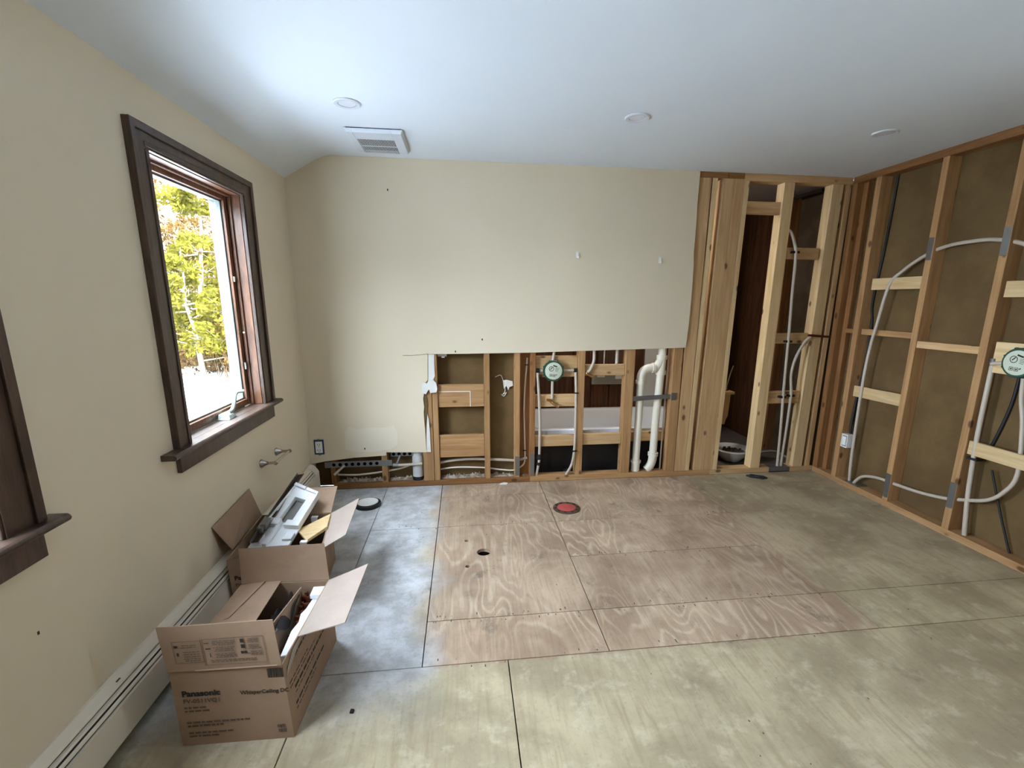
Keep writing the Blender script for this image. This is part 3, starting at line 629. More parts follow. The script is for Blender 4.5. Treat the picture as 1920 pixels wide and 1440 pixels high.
# lines crossing the closed bays
tag(MB().tube([(.985,.06,.175),(1.10,.058,.192),(1.25,.055,.198),(1.40,.052,.190),(1.55,.05,.178),(1.60,.05,.175),(1.70,.045,.195)], .0115, 12, 4).build('water_line', M_pex, smooth=50), 'upper grey water pipe sagging across the closed bays near floor', 'pipe')
cb = thing('white_cable', (1.4,.05,.1), 'white cable running low through the closed bays then up', 'cable')
MB().tube([(.985,.058,.118),(1.10,.055,.130),(1.22,.052,.128),(1.36,.05,.118),(1.48,.045,.10),(1.585,.04,.092),(1.64,.045,.115),(1.675,.045,.15),(1.683,.05,.22),(1.678,.05,.40),(1.672,.05,.60),(1.678,.05,.80),(1.690,.05,.96),(1.695,.055,1.03)], .0065, 10, 5).build('cable_run', M_cable, cb, smooth=50)
MB().box(1.676,1.703,.042,.06,.97,.978).build('staple', M_black, cb); MB().box(1.665,1.692,.042,.06,.255,.263).build('staple', M_black, cb)
tc = thing('torn_paper', (1.51,.088,.8), 'torn white paper scrap and string hanging on the brown backing', 'paper scrap')
MB().add([(1.50,.085,.845),(1.53,.08,.85),(1.58,.082,.838),(1.585,.085,.80),(1.555,.075,.79),(1.545,.08,.765),(1.53,.078,.80),(1.51,.082,.775)], [(0,1,2,3,4,5,6,7)]).build('scrap', M_comp, tc)
MB().tube([(1.44,.088,.872),(1.48,.086,.888),(1.495,.086,.87),(1.51,.084,.82),(1.52,.082,.76),(1.50,.08,.73),(1.53,.082,.745),(1.51,.084,.715),(1.49,.086,.73)], .003, 6, 3).build('string', M_comp, tc)
bk = tag(MB().box(.99,1.06,.05,.092,1.045,1.10).box(1.02,1.045,.045,.09,1.035,1.05).build('cable_bracket', M_white, bevel=.003), 'white plastic bracket peeking below drywall at top of left bay', 'bracket')
# strap bars and pipes behind the cut at bottom left
def strap(name, x0, x1, z0, z1, dz, label, y=-.004, oval=.0135, n=12, skip=()):
    o = thing(name, ((x0+x1)/2,y,z0), label, 'strap')
    MB().hexa([(x0,y,z0),(x1,y,z0+dz),(x1,y+.003,z0+dz),(x0,y+.003,z0),(x0,y,z1),(x1,y,z1+dz),(x1,y+.003,z1+dz),(x0,y+.003,z1)]).build('bar', M_galv, o, bevel=.0008)
    h = MB(); step = (x1-x0)/n
    for i in range(n):
        if i in skip: continue
        x = x0+step*(i+.5); zc = (z0+z1)/2+dz*(i+.5)/n
        h.lathe((x,y-.0003,zc), (0,-1,0), [(oval,0),(oval,.0004)], 16)
    stuff(h.build('hole', M_dark, o)); return o
strap('perforated_strap', .095, .609, .182, .230, .002, 'longer perforated grey metal strap across the lower left cut', n=11, skip=(0,9,10))
strap('perforated_strap', .60, .855, .252, .292, 0, 'shorter perforated metal strap just beneath the drywall edge', y=.02, n=6, skip=(5,))
tag(MB().tube([(.165,-.012,.128),(.20,-.010,.16),(.245,.0,.20)], .010, 10).build('pipe_stub', M_pex, smooth=50), 'short slanting white pipe stub in front of the long strap', 'pipe')
tag(MB().tube([(.165,.05,.108),(.31,.05,.098),(.45,.05,.108),(.60,.05,.128),(.70,.05,.150),(.77,.055,.178)], .0075, 10, 5).build('white_cable', M_cable, smooth=50), 'white cable sagging under the long perforated strap', 'cable')
p4 = thing('water_line', (.75,.0,.185), 'white horizontal pipe with fitting in front of grey drain', 'pipe')
MB().tube([(.655,.0,.185),(.845,.0,.19)], .011, 12).build('tube', M_pex, p4, smooth=50)
MB().tube([(.615,.0,.188),(.66,.0,.186)], .015, 10).build('tee_fitting', M_galv, p4, smooth=50); MB().tube([(.64,.0,.186),(.655,.01,.215),(.672,.02,.262)], .009, 10).build('branch', M_galv, p4, smooth=50)
vp = thing('drain_stack', (.805,.05,.045), 'fat grey-white drain pipe standing behind the lower left drywall', 'pipe')
MB().tube([(.805,.05,.07),(.805,.05,.45)], .043, 24).build('pipe', plain('grey_pvc', (200,200,198), .4, var=.06), vp, smooth=40); MB().tube([(.805,.05,.046),(.805,.05,.075)], .046, 24).build('collar', M_black, vp, smooth=40)
# outlet
ou = thing('wall_outlet', (.068,-.0127,.355), 'bare white outlet in blue box at the left corner', 'outlet')
MB().box(.032,.106,-.0145,-.004,.298,.418).build('box_rim', M_blue, ou, bevel=.002); MB().box(.043,.095,-.020,-.0145,.312,.404).build('receptacle', M_white, ou, bevel=.003)
h = MB()
for z in (.335,.381):
    for x in (.060,.076): h.box(x-.0018,x+.0018,-.0206,-.020,z-.006,z+.006)
    h.box(.065,.071,-.0206,-.020,z-.016,z-.011)
stuff(h.build('slots', M_ink, ou))
MB().box(.060,.078,-.0165,-.0145,.291,.30).build('mounting_ear', M_galv, ou); MB().box(.060,.078,-.0165,-.0145,.416,.425).build('mounting_ear', M_galv, ou)

# doorway bay pipes
p5 = thing('riser_pipe', (3.9,.0,.05), 'taller white pipe with bend in the bay beside right corner', 'pipe')
MB().tube([(3.775,.03,2.05),(3.805,.012,2.02),(3.84,.004,1.94),(3.862,.0,1.84),(3.872,.0,1.55),(3.89,.0,1.18),(3.905,.0,.75),(3.93,.01,.40),(3.957,.03,.046)], .0115, 12, 5).build('tube', M_pex, p5, smooth=50)
p6 = thing('riser_pipe', (3.98,.0,.05), 'shorter white pipe curving down from a copper stub', 'pipe')
MB().tube([(4.085,-.006,1.192),(4.04,-.004,1.15),(3.99,.0,1.05),(3.962,.0,.95),(3.957,.0,.85),(3.978,.0,.70),(3.985,.01,.42),(3.990,.03,.046)], .0115, 12, 5).build('tube', M_pex, p6, smooth=50)
MB().tube([(4.062,-.006,1.207),(4.13,-.010,1.202),(4.258,-.012,1.193)], .010, 10).build('copper_stub', M_copper, p6, smooth=50)

# ------------------------------------------------------------------ plumbing in the right wall
XR = W+.045
tag(MB().tube([(W+.03,-1.40,1.72),(W+.03,-1.30,1.79),(W+.03,-1.22,1.822),(W+.03,-1.10,1.846),(W+.03,-.98,1.848),(W+.03,-.86,1.84),(W+.03,-.755,1.815),(W+.03,-.65,1.765),(W+.03,-.55,1.70),(W+.01,-.475,1.60),(W+.005,-.43,1.31),(W+.005,-.405,1.15),(W+.005,-.39,.88),(W+.02,-.38,.30),(W+.04,-.376,.046)], .0115, 12, 5).build('arched_pipe', M_pex, smooth=50), 'white pipe arching over right wall studs and down behind boards', 'pipe')
tag(MB().tube([(W+.03,-.43,.046),(W+.03,-.455,.085),(W+.03,-.50,.130),(W+.03,-.57,.158),(W+.03,-.66,.176),(W+.03,-.75,.180),(W+.03,-.96,.195),(W+.03,-1.14,.226),(W+.03,-1.24,.258),(W+.03,-1.38,.316),(W+.03,-1.46,.40),(W+.03,-1.505,.53),(W+.035,-1.47,.80),(W+.035,-1.435,.95),(W+.03,-1.425,1.07)], .0115, 12, 5).build('looped_pipe', M_pex, smooth=50), 'white pipe looping low through right wall studs up to valve', 'pipe')
p7 = thing('drop_pipe', (W,-1.28,.05), 'straight grey pipe dropping to the floor beside the third stud', 'pipe')
MB().tube([(W+.02,-1.262,1.14),(W+.02,-1.262,.86),(W+.022,-1.266,.60),(W+.03,-1.277,.30),(W+.035,-1.302,.046)], .0135, 12, 4).build('tube', M_pex, p7, smooth=50)
MB().tube([(W+.02,-1.262,1.12),(W+.02,-1.262,1.16)], .018, 10).build('cap_fitting', M_gray, p7, smooth=50); MB().box(W+.005,W+.05,-1.30,-1.24,.535,.548).build('clip', M_black, p7)
v2 = thing('shower_valve', (W,-1.419,1.155), 'round green-capped valve on the right wall at picture edge', 'valve')
valve(v2, (W-.012,-1.425,1.155), (-1,0,0), (0,-1,0), (0,0,1))
MB().tube([(W+.0,-1.27,1.13),(W+.0,-1.36,1.15)], .011, 10).build('supply_pipe', M_pex, v2, smooth=50)
jb = thing('junction_box', (W+.04,-.29,.31), 'small white plastic electrical box on the right wall stud', 'box')
MB().box(W+.0,W+.06,-.335,-.272,.315,.325).box(W+.0,W+.06,-.335,-.272,.415,.425).box(W+.0,W+.06,-.279,-.272,.325,.415).box(W+.0,W+.06,-.335,-.328,.325,.415).box(W+.055,W+.06,-.328,-.279,.325,.415).build('shell', M_white, jb, bevel=.002)
MB().box(W-.002,W+.004,-.322,-.285,.335,.405).build('receptacle', M_white, jb, bevel=.002)
tag(MB().tube([(W+.088,-.32,2.39),(W+.088,-.305,1.90),(W+.086,-.285,1.65),(W+.086,-.275,1.45),(W+.086,-.30,1.30),(W+.086,-.295,1.0),(W+.08,-.275,.72),(W+.06,-.285,.50),(W+.05,-.30,.425)], .009, 8, 4).build('dark_strand', M_black, smooth=50), 'black cable dropping along first right wall stud to white box', 'cable')
tag(MB().tube([(W+.088,-1.40,2.39),(W+.088,-1.36,1.7),(W+.088,-1.36,1.25),(W+.086,-1.36,.95),(W+.086,-1.33,.75),(W+.086,-1.30,.62)], .009, 8, 4).build('dark_strand', M_black, smooth=50), 'black cable hanging behind the boards at right edge', 'cable')
sl_ = tag(MB().prism([(W-.004,-.36),(W+.09,-.36),(W+.09,-.50),(W-.004,-.50)], 'z', .045, .052).build('pipe_shield', M_galv, bevel=.001), 'grey metal shield plate on floor plate where pipes drop', 'plate')
tag(MB().tube([(W+.05,-1.36,.50),(W+.06,-1.45,.25),(W+.07,-1.53,.047)], .006, 8, 3).build('dark_strand', M_black, smooth=50), 'dark strand in place of a faint shadow at lower right', 'cable')  # dark tube standing in for a faint shadow on the wall

# ------------------------------------------------------------------ ceiling fittings
def downlight(x, y, label):
    o = thing('recessed_light', (x,y,HC), label, 'ceiling light', 'recessed ceiling lights')
    MB().lathe((x,y,HC), (0,0,-1), [(.068,0),(.068,.004),(.062,.008),(.046,.006),(.044,-.001),(.0,-.001)], 40).build('trim_ring', M_fix, o, smooth=40)
    MB().lathe((x,y,HC), (0,0,-1), [(.044,.0),(.042,.004),(.0,.004)], 32).build('lens', plain('light_lens', (216,218,228), .3, var=.02), o, smooth=40)
    return o
downlight(.637, -.942, 'recessed light near the ceiling vent'); downlight(2.146, -.965, 'recessed light above the blank stretch of wall'); downlight(3.65, -.940, 'recessed light in front of the bare studs')
vt = thing('exhaust_vent', (.70,-.40,HC), 'white bathroom exhaust fan grille on the ceiling', 'vent')
x0, x1, y0, y1 = .535, .868, -.602, -.190; gx0, gx1, gy0, gy1 = .582, .802, -.470, -.205
m = MB()
def sl4(a0,a1,b0,b1,z0,A0,A1,B0,B1,z1): m.hexa([(a0,b0,z0),(a1,b0,z0),(a1,b1,z0),(a0,b1,z0),(A0,B0,z1),(A1,B0,z1),(A1,B1,z1),(A0,B1,z1)])
t = HC-.026
sl4(x0,gx0,y0,y1,HC-.006,x0+.012,gx0,y0+.012,y1-.012,t); sl4(gx1,x1,y0,y1,HC-.006,gx1,x1-.012,y0+.012,y1-.012,t); sl4(gx0,gx1,y0,gy0,HC-.006,gx0,gx1,y0+.012,gy0,t); sl4(gx0,gx1,gy1,y1,HC-.006,gx0,gx1,gy1,y1-.004,t)
m.build('cover', M_fix, vt, bevel=.002)
MB().box(gx0,gx1,gy0,gy1,HC-.009,HC-.008).box(x0+.012,x1-.012,y0+.012,y1-.012,HC-.0075,HC-.0005).build('dark_throat', M_dark, vt)
for i in range(25):
    x = gx0+i*(gx1-gx0)/24; MB().box(x-.0018, x+.0018, gy0, gy1, t+.001, t+.004).build('slat', M_fix, vt)
MB().box(gx0,gx1,(gy0+gy1)/2-.004,(gy0+gy1)/2+.004,t+.0005,t+.004).build('cross_bar', M_fix, vt)

# ------------------------------------------------------------------ left wall fittings
hk = thing('paper_holder', (0,-.757,.525), 'brushed nickel paper holder on wall below the window', 'paper holder')
for y in (-.872,-.645):
    MB().lathe((0,y,.528), (1,0,.05), [(.027,0),(.027,.004),(.021,.012),(.012,.03),(.0085,.045),(.0085,.084)], 24).build('post', M_chrome, hk, smooth=45)
MB().tube([(.082,-.885,.533),(.082,-.632,.533)], .0075, 14).build('bar', M_chrome, hk, smooth=45)
for y in (-.885, -.655): MB().lathe((.083,y,.532), (0,1,0), [(.0,0),(.012,.001),(.013,.012),(.0,.022)], 16).build('end_knob', M_chrome, hk, smooth=45)

ht = thing('baseboard_heater', (.03,-2.5,0), 'long cream baseboard heater under the windows', 'heater')
# stepped back-plate top, damper slot, front cover, dark underside
yA, yB = -5.0, -.06
MB().prism([(.0,.235),(.012,.236),(.034,.222),(.040,.216),(.040,.212),(.033,.216),(.006,.228),(.006,.04),(.0,.04)], 'y', yA, yB).build('back_plate', M_heat, ht)
MB().prism([(.037,.206),(.046,.204),(.060,.192),(.062,.186),(.058,.186),(.044,.199),(.037,.201)], 'y', yA, yB).build('damper', M_heat, ht)
MB().prism([(.058,.178),(.066,.176),(.067,.060),(.060,.048),(.056,.050),(.062,.062),(.061,.172)], 'y', yA, yB).build('front_cover', M_heat, ht)
MB().box(.008,.055,yA,yB-.005,.05,.20).build('fin_core', M_black, ht)
MB().prism([(.0,.238),(.013,.239),(.036,.228),(.060,.198),(.069,.180),(.070,.020),(.0,.020)], 'y', yB-.09, yB).build('end_cap', M_heat, ht, bevel=.004)
for y in (-1.9,-3.4): MB().box(.002,.05,y,y+.03,0,.05).build('foot', M_heat, ht)
MB().box(.024,.030,-2.19,-2.172,.2245,.2275).build('clip', M_ink2, ht)

# hooks on the back wall
def hook(x, z, label):
    o = thing('wall_hook', (x,-.0127,z), label, 'hook')
    MB().prism([(x-.014,z-.02),(x+.012,z-.022),(x+.016,z+.018),(x-.006,z+.03),(x-.014,z+.02)], 'y', -.0165, -.0127).build('base', M_white, o, bevel=.001)
    MB().tube([(x+.002,-.018,z+.014),(x+.002,-.020,z-.012),(x+.002,-.032,z-.020),(x+.001,-.036,z-.010)], .0045, 8, 3).build('prong', M_pvc, o, smooth=50)
hook(2.066, 1.815, 'left white adhesive hook on the cream wall'); hook(2.722, 1.787, 'right white adhesive hook on the cream wall near studs')

# ------------------------------------------------------------------ things on the floor
rc = thing('round_cap', (.475,-.339,0), 'round white cap with black rubber rim on the floor', 'cap')
MB().lathe((.475,-.339,0), (0,0,1), [(.090,0),(.094,.010),(.092,.024),(.082,.030),(.070,.028),(.066,.020)], 40).build('rim', M_black, rc, smooth=40)
MB().lathe((.475,-.339,0), (0,0,1), [(.074,.018),(.074,.0315),(.066,.033),(.060,.028),(.0,.027)], 40).build('disc', M_white, rc, smooth=40)
fl = thing('closet_flange', (1.913,-.545,0), 'round rusty toilet flange with red test cap in floor', 'flange')
MB().lathe((1.913,-.545,0), (0,0,1), [(.098,0),(.098,.007),(.094,.009),(.068,.009),(.066,.004)], 40).build('ring', M_rust, fl, smooth=40)
h = MB()
for k in range(10):
    a = 2*math.pi*k/10; h.lathe((1.913+.082*math.cos(a),-.545+.082*math.sin(a),.009), (0,0,1), [(.011,0),(.011,.0005)], 10)
stuff(h.build('slot', M_ink, fl))
MB().lathe((1.913,-.545,0), (0,0,1), [(.066,.0),(.067,.010),(.060,.013),(.0,.012)], 36).build('test_cap', M_red, fl, smooth=40)
rg = thing('register_cover', (3.675,-.108,0), 'small black vent cover lying askew near the corner', 'vent cover')
m = MB(); p = [(3.60,-.07),(3.65,-.055),(3.745,-.12),(3.75,-.15),(3.70,-.162),(3.62,-.11)]
m.prism(p, 'z', .0, .012).build('plate', M_black, rg, bevel=.002)
MB().tube([(3.625,-.085,.014),(3.69,-.12,.016),(3.735,-.145,.014)], .006, 8).tube([(3.645,-.07,.014),(3.735,-.125,.015)], .005, 8).build('louver', M_black, rg, smooth=50)
MB().lathe((3.68,-.11,.012), (0,0,1), [(.02,0),(.02,.004),(0,.004)], 14).build('knob', M_rust, rg, smooth=40)
tag(MB().hexa([(.757,-2.176,0),(.771,-2.178,0),(.772,-2.162,0),(.758,-2.160,0),(.758,-2.175,.008),(.770,-2.177,.008),(.771,-2.163,.008),(.759,-2.161,.008)]).build('floor_chip', M_black, bevel=.001), 'tiny dark square chip on the floor beside front carton', 'chip')
tag(MB().panel([(1.462,-.05,.002),(1.52,-.055,.002),(1.535,-.03,.004),(1.50,-.022,.006),(1.47,-.03,.003)], .008).build('drywall_crumb', M_comp, bevel=.001), 'white drywall crumb on the floor by the bottom plate', 'scrap')

# ------------------------------------------------------------------ cartons
def lerp(a, b, t): return Vector(a)*(1-t)+Vector(b)*t
def carton(name, label, bot, top, flaps, th=.0045):
    """bot/top: corners front-left, front-right, back-right, back-left; flaps: quads (hinge a, hinge b, outer b, outer a)"""
    c = sum((Vector(p) for p in bot), Vector())/4; o = thing(name, c, label, 'box'); m_ = MB()
    for i in range(4):
        j = (i+1)%4; q = [Vector(bot[i]),Vector(bot[j]),Vector(top[j]),Vector(top[i])]
        nn = (q[1]-q[0]).cross(q[3]-q[0]); cen = sum(q, Vector())/4
        inward = Vector((c.x,c.y,cen.z))-cen
        m_.panel(q if nn.dot(inward) > 0 else q[::-1], th)
    m_.panel([Vector(p)+Vector((0,0,.001)) for p in bot], th)
    m_.build('carton_body', M_card, o)
    for q in flaps: MB().panel(q, .0035).build('flap', M_cardin if q[2][0] > .5 and abs(q[2][2]-.33) < .03 else M_card, o)
    return o
b1b = [(.232,-2.243,0),(.592,-2.252,0),(.612,-1.772,0),(.252,-1.764,0)]
b1t = [(.230,-2.247,.297),(.580,-2.252,.292),(.603,-1.772,.297),(.247,-1.766,.297)]
bx1 = carton('cardboard_box', 'open cardboard box nearest the camera with printed front flap', b1b, b1t, [
    [(.229,-2.248,.297),(.580,-2.254,.293),(.567,-2.250,.463),(.219,-2.249,.462)],
    [(.603,-1.770,.298),(.247,-1.764,.298),(.222,-1.705,.430),(.573,-1.700,.432)],
    [(.588,-2.12,.296),(.604,-1.776,.300),(.764,-1.752,.352),(.757,-2.137,.350)],
    [(.236,-2.235,.299),(.246,-1.772,.299),(.405,-1.74,.303),(.408,-2.235,.303)]])
# print on its front: frame of icons on the flap, brand, model line, barcode, small lines
def frontpt(u, v, h=.0012):   # u 0..1 across, v 0..1 from floor to flap crease
    a = lerp(b1b[0], b1b[1], u); b = lerp(b1t[0], b1t[1], u); p = a*(1-v)+b*v; return p+Vector((0,-h,0))
def flappt(u, v, h=.0060):
    a = lerp((.229,-2.248,.297),(.580,-2.254,.293),u); b = lerp((.219,-2.249,.462),(.567,-2.250,.463),u); p = a*(1-v)+b*v; return p+Vector((0,-h,0))
def bars(F, L, name, mat, th=.0004):
    m_ = MB()
    for u0, u1, v0, v1 in L: m_.panel([F(u0,v0),F(u1,v0),F(u1,v1),F(u0,v1)], th)
    return m_.build(name, mat, bx1)
L = []
x = .855
for wdt in (1,2,1,3,1,1,2,1,3,2,1,1,2,3,1): 
    L.append((x, x+.0042*wdt*.9, .845, .965)); x += .0042*wdt+.0028
stuff(bars(frontpt, L, 'barcode', M_ink))
fr = lambda u0,u1,v0,v1,t,s: [(u0,u1,v0,v0+s),(u0,u1,v1-s,v1),(u0,u0+t,v0,v1),(u1-t,u1,v0,v1)]
stuff(bars(flappt, fr(.10,.345,.20,.68,.004,.008)+fr(.345,.89,.12,.70,.004,.008), 'printed_frame', M_ink2))
L = []; rnd = random.Random(9)
for a0,a1,vs in ((.17,.32,(.58,.53,.43,.38,.33,.28,.24)),(.44,.64,(.63,.595,.56,.49,.455,.42,.35,.315,.28)),(.40,.80,(.215,.18)),(.74,.86,(.64,.605,.57,.50,.465,.43,.36,.325,.29))):
    for v in vs:
        x = a0+rnd.uniform(0,.02)
        while x < a1-.02:
            wdt = rnd.uniform(.015,.06); L.append((x, min(x+wdt,a1), v, v+.017)); x += wdt+.008
stuff(bars(flappt, L, 'fine_print', M_ink2))
L = [(.115,.145,.545,.59),(.125,.14,.36,.43),(.37,.415,.60,.615),(.375,.42,.47,.495),(.405,.412,.30,.38),(.685,.715,.575,.655),(.685,.718,.455,.535),(.675,.70,.335,.39),(.705,.73,.335,.39),(.69,.72,.352,.372)]
stuff(bars(flappt, L, 'printed_icons', M_ink))
# shiny tape strip along the crease
MB().panel([flappt(.24,.005,.0064),flappt(.96,.02,.0064),flappt(.97,.05,.0064),flappt(.25,.035,.0064)], .0003).build('clear_tape', plain('clear_tape', (186,160,138), .15, var=.04), bx1)
def as_mesh(o):
    dg = bpy.context.evaluated_depsgraph_get(); me = bpy.data.meshes.new_from_object(o.evaluated_get(dg)); me.name = 'printed_text'
    n_ = bpy.data.objects.new('printed_text', me); COL.objects.link(n_); n_.matrix_local = o.matrix_local.copy(); par = o.parent; bpy.data.objects.remove(o)
    n_.name = 'printed_text'; n_.parent = par; return n_
def text(body, u, v, size, mat, bold=0.0, sx=1.0, F=frontpt):
    cu = bpy.data.curves.new('printed_text', 'FONT'); cu.body = body; cu.size = size; cu.offset = bold; cu.extrude = .0002
    o = bpy.data.objects.new('printed_text', cu); COL.objects.link(o); cu.materials.append(mat)
    e = (F(u+.01,v)-F(u,v)).normalized(); up = (F(u,v+.01)-F(u,v)).normalized(); n = e.cross(up); up = n.cross(e); p = F(u,v,.0016)-parent_loc(bx1)
    o.matrix_local = Matrix(((e.x*sx,up.x,n.x,p.x),(e.y*sx,up.y,n.y,p.y),(e.z*sx,up.z,n.z,p.z),(0,0,0,1))); o.parent = bx1; return as_mesh(o)
text('Panasonic', .075, .665, .030, M_ink, .0011, 1.0); text('FV-0511VQ1', .075, .575, .022, M_ink2, .0004); text('WhisperCeiling DC', .585, .645, .0205, M_ink, .0003, .94)
L = []
for v, a1 in ((.50,.26),(.455,.24),(.30,.60),(.255,.40),(.16,.45),(.115,.30)):
    x = .075
    while x < a1: wdt = rnd.uniform(.02,.07); L.append((x, x+wdt, v, v+.022)); x += wdt+.012
stuff(bars(frontpt, L, 'fine_print', M_ink2))
stuff(bars(frontpt, [(.865,.90,.16,.20),(.91,.935,.155,.205),(.87,.90,.10,.14),(.91,.94,.095,.14)], 'printed_icons', M_ink2))
def sidept(u, v, h=.0012):
    a = lerp(b1b[1], b1b[2], u); b = lerp(b1t[1], b1t[2], u); p = a*(1-v)+b*v; return p+Vector((h,0,0))
L = []
for v, a0, a1, t in ((.86,.05,.45,.03),(.66,.05,.40,.012),(.60,.05,.55,.012),(.50,.12,.85,.035),(.44,.12,.5,.012),(.30,.10,.70,.03),(.24,.10,.5,.012)):
    x = a0
    while x < a1: wdt = rnd.uniform(.02,.08); L.append((x, min(x+wdt,a1), v, v+t)); x += wdt+.015
stuff(bars(sidept, L, 'side_print', M_ink))
bars(sidept, [(.70,.82,.80,.98)], 'dark_label', plain('dark_grey_tape', (66,68,70), .5))
MB().panel([sidept(.30,.935,.002),sidept(.36,.98,.002),sidept(.16,.98,.002),sidept(.05,.88,.002),sidept(.02,.80,.002),sidept(.07,.83,.002)], .001).build('torn_edge', M_cardin, bx1)
# brown tape on the folded left flap
MB().panel([(.285,-2.0,.3035),(.30,-2.0,.3035),(.345,-1.75,.3055),(.335,-1.75,.3055)], .0004).build('brown_tape', M_tape, bx1)
# contents
ins = tag(MB().panel([(.448,-2.19,.05),(.496,-1.80,.05),(.494,-1.80,.29),(.452,-2.10,.285),(.44,-2.19,.25)], .004).build('cardboard_divider', M_card), 'brown cardboard divider standing inside the front box', 'cardboard insert')
m = MB(); rnd = random.Random(4); nx, ny = 9, 14; vs = []
for j in range(ny):
    for i in range(nx): vs.append((.42+.055*i/(nx-1)+.04*j/(ny-1)*.6, -2.17+.37*j/(ny-1), .245+.03*math.sin(i*1.3+j*.9)+rnd.uniform(-.012,.012)))
m.add(vs, [(j*nx+i, j*nx+i+1, (j+1)*nx+i+1, (j+1)*nx+i) for j in range(ny-1) for i in range(nx-1)])
k = len(vs); m.add([(x,y,.02) for x,y,z in vs if 1], [tuple([0, nx-1, nx*ny-1, nx*(ny-1)])])
bag = tag(m.build('plastic_bag', M_bag, smooth=80), 'crumpled dark grey plastic bag under flap of front box', 'bag')
m = MB()
fo = [(.545,-2.18),(.585,-2.18),(.600,-1.80),(.545,-1.80),(.556,-1.86),(.550,-1.92),(.540,-1.95),(.548,-2.0),(.538,-2.05)]
m.prism(fo, 'z', .10, .268)
m.prism([(.548,-1.86),(.598,-1.86),(.600,-1.80),(.546,-1.80)], 'z', .268, .288)
tag(m.build('foam_block', M_foam, bevel=.003), 'white foam packing strip along right side of front box', 'foam packing')
m = MB(); rnd = random.Random(21)
for i in range(26):
    x = rnd.uniform(.505,.530); y = rnd.uniform(-2.0,-1.80); s_ = rnd.uniform(.003,.009); z = .19+ (y+2.0)*.35
    m.hexa([(x-s_,y-s_,z-.05),(x+s_,y-s_,z-.05),(x+s_,y+s_,z-.05),(x-s_,y+s_,z-.05),(x-s_,y-s_,z+s_),(x+s_,y-s_*.5,z),(x+s_,y+s_,z+s_*.5),(x-s_,y+s_,z)])
m.prism([(.500,-2.1),(.532,-2.1),(.536,-1.80),(.504,-1.80)], 'z', .02, .17)
tag(m.build('mounting_hardware', M_copper), 'reddish brown mounting hardware between divider and foam', 'hardware')

b2b = [(.088,-1.53,0),(.462,-1.475,0),(.432,-1.075,0),(.080,-1.06,0)]
b2t = [(.080,-1.535,.287),(.490,-1.480,.287),(.428,-1.070,.287),(.052,-1.055,.287)]
bx2 = carton('cardboard_box', 'open cardboard box behind the front one, full of packing', b2b, b2t, [
    [(.490,-1.476,.287),(.430,-1.072,.287),(.556,-.93,.313),(.586,-1.40,.316)],
    [(.426,-1.066,.288),(.180,-1.060,.288),(.225,-.84,.355),(.412,-.845,.36)],
    [(.052,-1.06,.288),(.066,-1.44,.288),(.008,-1.475,.425),(.008,-1.07,.452)]])
def fpt2(u, v, h=.0012):
    a = lerp(b2b[0], b2b[1], u); b = lerp(b2t[0], b2t[1], u); p = a*(1-v)+b*v; return p+Vector((0,-h,0))
frontpt_keep = bx1
def text2(body, u, v, size, mat, bold):
    cu = bpy.data.curves.new('printed_text', 'FONT'); cu.body = body; cu.size = size; cu.offset = bold; cu.extrude = .0002
    o = bpy.data.objects.new('printed_text', cu); COL.objects.link(o); cu.materials.append(mat)
    e = (fpt2(u+.01,v)-fpt2(u,v)).normalized(); up = (fpt2(u,v+.01)-fpt2(u,v)).normalized(); n = e.cross(up); up = n.cross(e); p = fpt2(u,v,.0016)-parent_loc(bx2)
    o.matrix_local = Matrix(((e.x,up.x,n.x,p.x),(e.y,up.y,n.y,p.y),(e.z,up.z,n.z,p.z),(0,0,0,1))); o.parent = bx2; as_mesh(o)
text2('Panasonic', .05, .62, .030, M_ink, .0011); text2('FV-0511VQ1', .05, .50, .022, M_ink2, .0004)
# foam tray leaning out of it
T00, T10, T01, T11 = Vector((.103,-1.381,.272)), Vector((.298,-1.376,.272)), Vector((.187,-.878,.398)), Vector((.352,-1.010,.385))
nT = (T10-T00).cross(T01-T00).normalized(); nT = nT if nT.z > 0 else -nT
def TP(a, b, h): return T00*(1-a)*(1-b)+T10*a*(1-b)+T01*(1-a)*b+T11*a*b+nT*h
tray = thing('foam_tray', T00, 'white foam tray with rectangular window leaning out of rear box', 'foam packing')
m = MB()
def tb(a0,a1,b0,b1,h0,h1): m.hexa([TP(a0,b0,h0),TP(a1,b0,h0),TP(a1,b1,h0),TP(a0,b1,h0),TP(a0,b0,h1),TP(a1,b0,h1),TP(a1,b1,h1),TP(a0,b1,h1)])
tb(0,.30,.38,.93,-.03,.0); tb(.70,1,.38,.93,-.03,.0); tb(0,1,.80,1.0,-.03,.0); tb(0,1,0,.10,-.03,-.012); tb(0,1,.10,.40,-.03,-.016); tb(0,.42,.30,.40,-.016,.012); tb(.58,1,.30,.40,-.016,.008); tb(.36,.46,.0,.32,-.016,.006); tb(0,.24,.05,.16,-.016,.004); tb(.76,1,.08,.2,-.016,.0)
tb(.0,.06,.40,.97,.0,.008); tb(.94,1,.40,.97,.0,.008); tb(.0,.48,.95,1.0,.0,.014); tb(.52,1,.95,1.0,.0,.012)
m.build('tray', M_foam, tray, bevel=.003)
m = MB(); tb(.28,.72,.36,.82,-.034,-.030); m.build('backing_plate', plain('grey_plate_dull', (120,118,114), .6), tray)
ch = thing('metal_channel', (.14,-1.38,.25), 'long steel mounting channel leaning left of the foam tray', 'metal bracket')
A, B = Vector((.128,-1.385,.288)), Vector((.150,-.735,.400)); sdv = Vector((.034,0,.004)); upv = Vector((-.002,-.009,.016))
def chn(o1, o2, t):
    return [A+o1, A+o2, B+o2, B+o1]
MB().panel([A, A+sdv, B+sdv, B], .002).build('web', plain('brown_steel', (58,44,36), .4, .5), ch)
